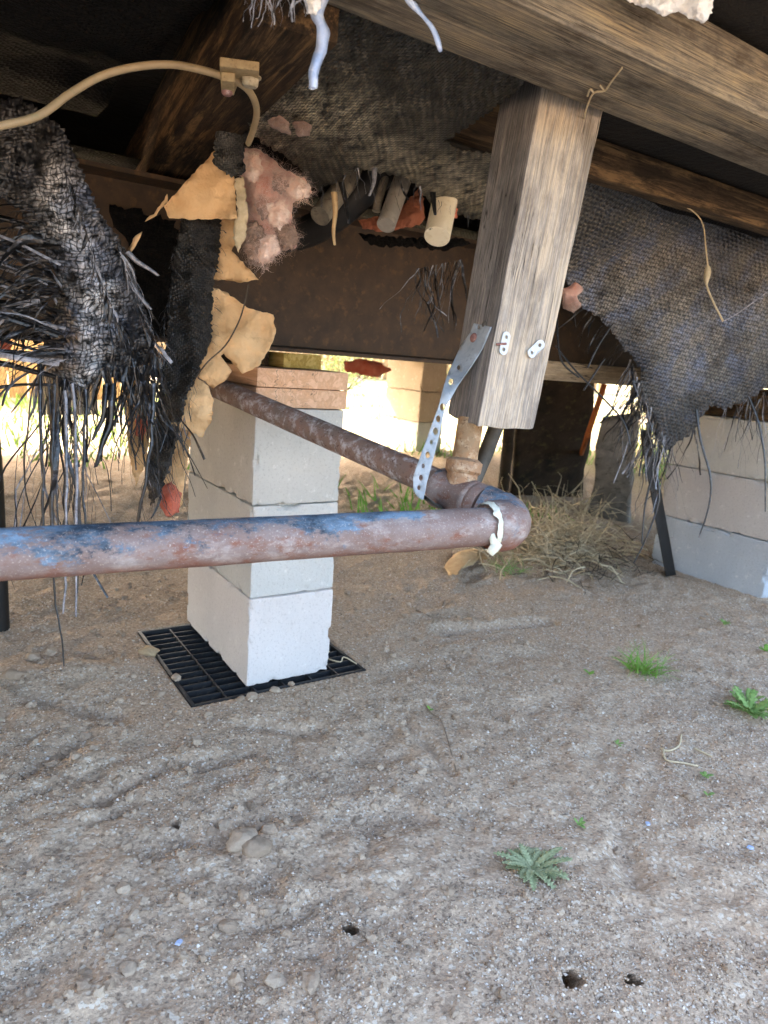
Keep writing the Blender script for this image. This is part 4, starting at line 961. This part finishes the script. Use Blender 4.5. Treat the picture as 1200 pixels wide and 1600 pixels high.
dw = root('cobweb', pt(1110, 440, 1.5), 'long dusty web thread dangling in front of the grey sheet at right', 'cobweb')
qs = [(1052, 318), (1080, 328), (1098, 350), (1103, 390), (1106, 420), (1104, 445), (1116, 475), (1130, 502)]
V, F = tube_geo(smooth_path([pt(u, v, 1.46) for u, v in qs], 28), [.0014]*12+[.0018]*4+[.006, .007, .0065, .005]+[.0022]*9, 8); mk('strand', V, F, 'web', dw)
mk('strand', *tube_geo(smooth_path([pt(u, v, 1.5) for u, v in ((1130, 502), (1155, 488), (1210, 448))], 10), .0010, 6), 'strand_grey', dw)
# ================================================================== right middle ground
sk = pt(1000, 610, 2.40); se = G(1055, 898)
stk = root('stake', se, 'thin black metal stake leaning in the soil near the right pier', 'stake')
ax = (pt(1018, 690, 2.42)-se).normalized(); sd_ = ax.cross(AD).normalized()
box('flange', se-ax*.06, ax, sd_, ax.cross(sd_), (.62, .052, .004), 'stake', stk, .0008)
box('flange', se-ax*.06+sd_*.0005-ax.cross(sd_)*.0365, ax, sd_, ax.cross(sd_), (.62, .004, .036), 'stake', stk, .0008)
def panel(q, th, mat, label, name, cat, cuts=1):
    a, b, c, d = q; nrm = (b-a).cross(d-a).normalized()*th; V = []; n = 14
    for s in (0, 1):
        for i in range(n+1):
            for j in range(n+1):
                p = (a*(1-i/n)+b*i/n)*(1-j/n)+(d*(1-i/n)+c*i/n)*j/n; V.append(p+nrm*s+mnoise.noise_vector(p*4)*.02+mnoise.noise_vector(p*25)*.006)
    m = (n+1)**2; F = []
    for i in range(n):
        for j in range(n):
            k = i*(n+1)+j; F += [(k, k+1, k+n+2, k+n+1), (k+m, k+n+1+m, k+n+2+m, k+1+m)]
    bo = [i*(n+1) for i in range(n+1)]+[n*(n+1)+j for j in range(1, n+1)]+[i*(n+1)+n for i in range(n-1, -1, -1)]+[j for j in range(n-1, 0, -1)]
    for x, y in zip(bo, bo[1:]+bo[:1]): F.append((x, y, y+m, x+m))
    return tag(mk(name, V, F, mat), label, cat)
panel([G(795, 772), G(905, 775), pt(925, 585, 3.15), pt(812, 588, 3.1)], .03, 'soot_panel', 'sooty scorched board leaning behind the post', 'scorched_board', 'board')
panel([G(922, 800), G(985, 812), pt(1000, 640, 2.95), pt(945, 650, 2.95)], .05, 'ash', 'ash grey burnt slab behind the frayed sheet at right', 'burnt_slab', 'debris')
tag(tube('rusty_bar', [G(898, 742), pt(918, 680, 3.0), pt(945, 600, 2.95)], .012, 'rusty', None, 10), 'orange rusty bar leaning between the scorched board and ash slab', 'bar')
tag(tube('charred_stick', [G(785, 775), pt(793, 700, 3.0), pt(800, 600, 2.9)], [.03, .025, .02], 'soot_panel', None, 9), 'charred upright stick at the left edge of the scorched board', 'stick')
cw = root('wire_scrap', pt(975, 640, 1.9), 'thin dark burnt wires slanting across from the post to the right sheet', 'wire')
for q in ([(868, 540), (900, 580), (945, 625), (975, 660), (985, 700)], [(945, 560), (925, 590), (912, 610)], [(870, 490), (876, 560), (905, 590)], [(958, 505), (935, 540), (918, 575)]):
    mk('strand', *tube_geo(smooth_path([pt(u, v, 1.72) for u, v in q], 16), .0024, 6), 'strand', cw)
# dry weeds
def straw(center, n, ru, rv, ln, seed, label, name='dry_weeds', mat='straw', up=.35, wdt=.004, hp=.09):
    r = random.Random(seed); parts = []
    for _ in range(n):
        p = G(center[0]+r.gauss(0, ru), center[1]+r.gauss(0, rv)); p.z += r.random()**1.5*hp
        d = Vector((r.gauss(0, 1), r.gauss(0, 1), r.gauss(up, .4))).normalized(); q = [p]
        for k in range(4):
            d = (d+Vector((r.gauss(0, .25), r.gauss(0, .25), r.gauss(-.12, .2)))).normalized(); q.append(q[-1]+d*ln*r.uniform(.1, .35))
            q[-1].z = max(q[-1].z, ground_at(q[-1])+.002)
        parts.append(ribbon_geo(q, wdt*r.uniform(.5, 1.4), phase=r.random()*3, twist=1))
    V, F = join_geo(parts); return tag(mk(name, V, F, mat), label, 'weeds', kind='stuff')
straw((875, 865), 700, 46, 17, .15, 61, 'heap of dry pale weed stalks beside the elbow', wdt=.0065, hp=.06)
straw((885, 820), 160, 40, 14, .17, 62, 'taller dry straw standing behind the weed heap', up=1.1, wdt=.006)
straw((930, 890), 160, 45, 16, .12, 63, 'dark burnt stalks at the foot of the weed heap', 'burnt_weeds', 'twig', .2, .003)
# dead leaves under the elbow
for k, (pl, lb) in enumerate((([(694, 885), (706, 870), (716, 862), (735, 858), (752, 862), (742, 880), (722, 888), (716, 898), (700, 898)], 'curled tan dead leaf on the soil below the elbow'), ([(742, 862), (760, 858), (778, 866), (772, 880), (756, 884)], 'smaller tan dead leaf just right of the curled one below the elbow'))):
    o = sheet('dead_leaf', pl, lambda u, v: ptz(u, v, .012+.012*math.sin(u*.07+1)), 'dead_leaf', None, 5, 4, 1.2, .006, .05, .001, seed=70+k); tag(o, lb, 'leaf')
# ================================================================== plants
def leaf_geo(base, az, ln, wd_, lift, lobes, droop=.6, seed=0, n=36):
    r = random.Random(seed); V, F = [], []; f = Vector((math.cos(az), math.sin(az), 0)); s = Vector((-math.sin(az), math.cos(az), 0))
    for i in range(n+1):
        t = i/n; z = math.sin(lift)*ln*t-droop*ln*t*t*.5+.004; p = base+f*(ln*t*math.cos(lift*.7))+Zu*z
        prof = math.sin(math.pi*min(1, t*.93+.05))**.7; lob = (1 if not lobes else .38+.62*abs(math.sin(t*math.pi*lobes+.3)))
        h = wd_*prof*lob; e = f*(.35*h)
        cr = .25*h*math.sin(t*50+seed)
        V += [p+s*h+e+Zu*(.30*h+cr), p+s*h*.4+Zu*.1*h, p, p-s*h*.4+Zu*.1*h, p-s*h+e+Zu*(.30*h-cr)]
    for i in range(n):
        for j in range(4): F.append((i*5+j, i*5+j+1, i*5+6+j, i*5+5+j))
    return V, F
def rosette(name, uv, count, ln, wd_, lobes, mat, label, cat, lift=(.25, .7), droop=.6, seed=0, group=None):
    g = G(*uv); t = root(name, g, label, cat, group); r = random.Random(seed)
    for k in range(count):
        V, F = leaf_geo(g+Vector((r.gauss(0, .002), r.gauss(0, .002), 0)), k*2.4+r.uniform(-.25, .25), ln*r.uniform(.65, 1.1), wd_*r.uniform(.8, 1.15), r.uniform(*lift), lobes, droop, seed+k)
        o = mk('leaf', V, F, mat, t); s = o.modifiers.new('t', 'SOLIDIFY'); s.thickness = .0004
    return t
rosette('thistle', (832, 1362), 30, .056, .0070, 8.5, 'leaf', 'grey green thistle rosette in the bare foreground soil', 'plant', (.2, .75), .55, 3)
rosette('weed', (1172, 1118), 20, .062, .010, 5, 'weed', 'leafy green weed at the right edge of the soil', 'plant', (.4, 1.1), .5, 5)
rosette('weed', (1168, 1100), 12, .045, .008, 4, 'weed', 'smaller green weed just behind the leafy one at right edge', 'plant', (.5, 1.2), .5, 6)
rosette('seedling', (1132, 978), 7, .026, .005, 3, 'weed', 'tiny green seedling near the right pier', 'plant', (.6, 1.2), .4, 7)
rosette('seedling', (1102, 1218), 5, .016, .004, 0, 'weed', 'tiny seedling in the soil below the leafy weed', 'plant', (.4, .9), .4, 8)
rosette('seedling', (966, 1166), 4, .012, .003, 0, 'weed', 'tiny seedling midway between grass tuft and thistle', 'plant', (.4, .9), .4, 9)
rosette('seedling', (905, 1292), 5, .016, .003, 0, 'weed', 'tiny seedling just above the thistle rosette', 'plant', (.3, .9), .4, 10)
rosette('seedling', (921, 1056), 4, .018, .004, 0, 'grass', 'tiny seedling left of the grass tuft', 'plant', (.4, 1), .4, 11)
rosette('seedling', (673, 1113), 3, .012, .003, 0, 'grass', 'tiny seedling in the soil right of the black pad', 'plant', (.4, 1), .4, 12)
rosette('seedling', (1195, 1020), 5, .024, .005, 0, 'grass', 'tiny green sprout at the very right edge', 'plant', (.4, 1), .4, 13)
rosette('seedling', (1105, 1245), 3, .010, .003, 0, 'weed', 'faint seedling lowest in the right side soil', 'plant', (.3, .8), .4, 14)
def tuft(uv, n, ln, label, seed, mat='grass', spread=.018, name='grass_tuft'):
    g = G(*uv); t = root(name, g, label, 'grass'); r = random.Random(seed)
    for k in range(n):
        p = g+Vector((r.gauss(0, spread*.5), r.gauss(0, spread*.5), 0)); d = Vector((r.gauss(0, .8), r.gauss(0, .8), 1)).normalized(); q = [p]
        for i in range(5): d = (d+Vector((0, 0, -.14))+Vector((r.gauss(0, .1), r.gauss(0, .1), 0))).normalized(); q.append(q[-1]+d*ln*r.uniform(.12, .26))
        V, F = ribbon_geo(q, .0034, phase=r.random()*3, taper=.1); mk('blade', V, F, mat, t)
tuft((1005, 1050), 80, .075, 'bright green grass tuft in the soil right of centre', 21, spread=.03)
tuft((795, 895), 40, .07, 'green grass tuft beside the weed heap below the elbow', 22, 'weed', .05)
tw_ = root('dry_twig', G(1050, 1185), 'forked pale dry twig lying on the soil at right', 'twig')
for q in ([(1032, 1172), (1044, 1176), (1060, 1168), (1064, 1150)], [(1036, 1172), (1040, 1190), (1068, 1195), (1090, 1200)], [(1085, 1172), (1112, 1185)]):
    mk('branch', *tube_geo(smooth_path([G(u, v, .004) for u, v in q], 14), .0019, 6), 'straw', tw_)
for q, lb, rr_ in (([(695, 940), (680, 965), (650, 955)], 'thin pale stick lying behind the near pier on the right', .003), ([(640, 1050), (668, 1110), (690, 1130), (712, 1205)], 'thin brown root lying in a furrow right of the pad', .0014), ([(955, 1480), (1000, 1492), (1030, 1500)], 'thin brown stem on the soil in the right foreground', .0007)):
    tag(tube('stick', smooth_path([G(u, v, .003) for u, v in q], 14), rr_, 'root', None, 6), lb, 'stem')
for (u, v), lb in (((1012, 1289), 'small bluish white glass chip on the soil right of the thistle'), ((280, 1475), 'tiny pale blue chip on the soil at lower left'), ((1172, 1326), 'small white chip near the right edge of the soil')):
    g = G(u, v, .001); a = rnd.random()*3; V = [g+Vector((math.cos(a+q)*.006*(1 if k % 2 else .6), math.sin(a+q)*.004, 0)) for k, q in enumerate((0, 1.2, 2.3, 3.4, 4.6))]; V += [v+Vector((.0005, 0, .003)) for v in V]
    tag(mk('chip', V, [(4, 3, 2, 1, 0), (5, 6, 7, 8, 9)]+[(i, (i+1) % 5, (i+1) % 5+5, i+5) for i in range(5)], 'blue_film', None, False), lb, 'chip')
cr_ = tube('stick', smooth_path([H(.80, 1.245, .01), H(.78, 1.27, .02), H(.765, 1.26, .015), H(.75, 1.30, .012), H(.775, 1.33, .01)], 16), .0015, 'straw', None, 6); tag(cr_, 'pale dry stem lying on the right corner of the black pad', 'stem')
# ================================================================== yard beyond
r = random.Random(88); parts = []
for _ in range(9000):
    l = r.uniform(-2, 8); d = 2.2+r.random()**1.6*6.5; c = mnoise.noise(Vector((l*.8, d*.8, 4)))
    if c < .0+.12*(d < 3.2): continue
    p = H(l, d, 0); p.z = ground_at(p); q = [p]; dv = Vector((r.gauss(0, .5), r.gauss(0, .5), 1)).normalized()
    for i in range(3): q.append(q[-1]+(dv+Vector((0, 0, -.2*i))).normalized()*.03*r.uniform(.6, 1.4))
    V = [q[0]+AL*.005, q[0]-AL*.005, q[2]+AL*.003, q[2]-AL*.003, q[3]]; parts.append((V, [(0, 1, 3, 2), (2, 3, 4)]))
V, F = join_geo(parts); tag(mk('yard_grass', V, F, 'grass'), 'short green grass growing patchily in the yard beyond the home', 'grass', kind='stuff')
fence = root('board_fence', H(6, 15, .2), 'tan wooden board fence far beyond the home', 'fence'); b0 = None
for k in range(170):
    o = H(-8+k*.152, 15+.01*math.sin(k*1.7), .15)
    if b0 is None: b0 = box('board', o, Zu, AL, AD, (1.7, .142, .018), 'fence', fence, .002)
    else: c = b0.copy(); C.objects.link(c); c.location = o-world_of(fence)
for k in range(11): box('post', H(-8+k*2.6, 15.03, .1), Zu, AL, AD, (1.75, .09, .09), 'fence', fence, .003)
for z in (.5, 1.5): box('rail', H(-8, 15.021+.0, z), AL, AD, Zu, (25.8, .008, .09), 'fence', fence, .001)
lowf = root('low_fence', H(-2, 6.7, .15), 'low tan board fence close behind the home at far left', 'fence')
for k in range(52):
    o = H(-6.2+k*.152, 6.7+.008*math.sin(k*2.1), .13)
    c = b0.copy(); C.objects.link(c); c.parent = lowf; c.location = o-world_of(lowf); c.scale = (.6, 1, 1)
for z in (.35, .9): box('rail', H(-6.2, 6.7205, z), AL, AD, Zu, (7.9, .03, .08), 'fence', lowf, .001)
for k, (l, d, s, lb) in enumerate(((1.5, 10.5, .55, 'small shrub in the sunlit yard left of the near pier'), (5.5, 9.5, .6, 'pale green shrub in the yard behind the far pier'), (8.2, 11, .7, 'yellowish shrub in the yard behind the post'))):
    g = H(l, d, 0); g.z = ground_at(g); t = root('shrub', g, lb, 'shrub'); rr_ = random.Random(k)
    st = []
    for _ in range(9):
        q = [g]; dv = Vector((rr_.gauss(0, .6), rr_.gauss(0, .6), 1)).normalized()
        for i in range(4): q.append(q[-1]+(dv+Vector((rr_.gauss(0, .2), rr_.gauss(0, .2), 0))).normalized()*s*.28)
        st.append(tube_geo(q, [.012, .01, .008, .005, .003], 6))
    V, F = join_geo(st); mk('stems', V, F, 'twig', t); lv = []
    for _ in range(1600):
        p = g+Vector((rr_.gauss(0, .42*s), rr_.gauss(0, .42*s), abs(rr_.gauss(.55*s, .35*s))+.03)); a = Vector((rr_.gauss(0, 1), rr_.gauss(0, 1), rr_.gauss(0, 1))).normalized(); b = a.orthogonal().normalized()
        lv.append(([p-a*.022, p+b*.009, p+a*.022, p-b*.009], [(0, 1, 2, 3)]))
    V, F = join_geo(lv); mk('crown', V, F, 'bush', t)
# ribbed skirting panel left of the near pier, farther back
vs_ = root('skirting_panel', H(.35, 2.9, .05), 'grey ribbed skirting panel standing behind the frayed strands at left', 'panel')
va, vb = pt(62, 640, 2.6), pt(152, 640, 2.75); nrib = 9
for k in range(nrib):
    p = va.lerp(vb, k/nrib); q = va.lerp(vb, (k+.9)/nrib); V = []
    n_ = (vb-va).cross(Zu).normalized()
    for z in (-.02, .235):
        V += [p+Zu*z, (p*.7+q*.3)+Zu*z-n_*.008, (p*.3+q*.7)+Zu*z-n_*.008, q+Zu*z, q+Zu*z+n_*.003, p+Zu*z+n_*.003]
    mk('slat', V, [(0, 1, 7, 6), (1, 2, 8, 7), (2, 3, 9, 8), (3, 4, 10, 9), (4, 5, 11, 10), (5, 0, 6, 11), (5, 4, 3, 2, 1, 0), (6, 7, 8, 9, 10, 11)], 'vinyl', vs_, False)
lp = pt(-6, 830, 1.6); tag(tube('drain_pipe', [Vector((lp.x, lp.y, ground_at(lp)-.02)), Vector((lp.x, lp.y, .35)), Vector((lp.x-.02, lp.y, 1.03))], .02, 'abs', None, 14), 'black pipe standing at the far left edge of the picture', 'pipe')
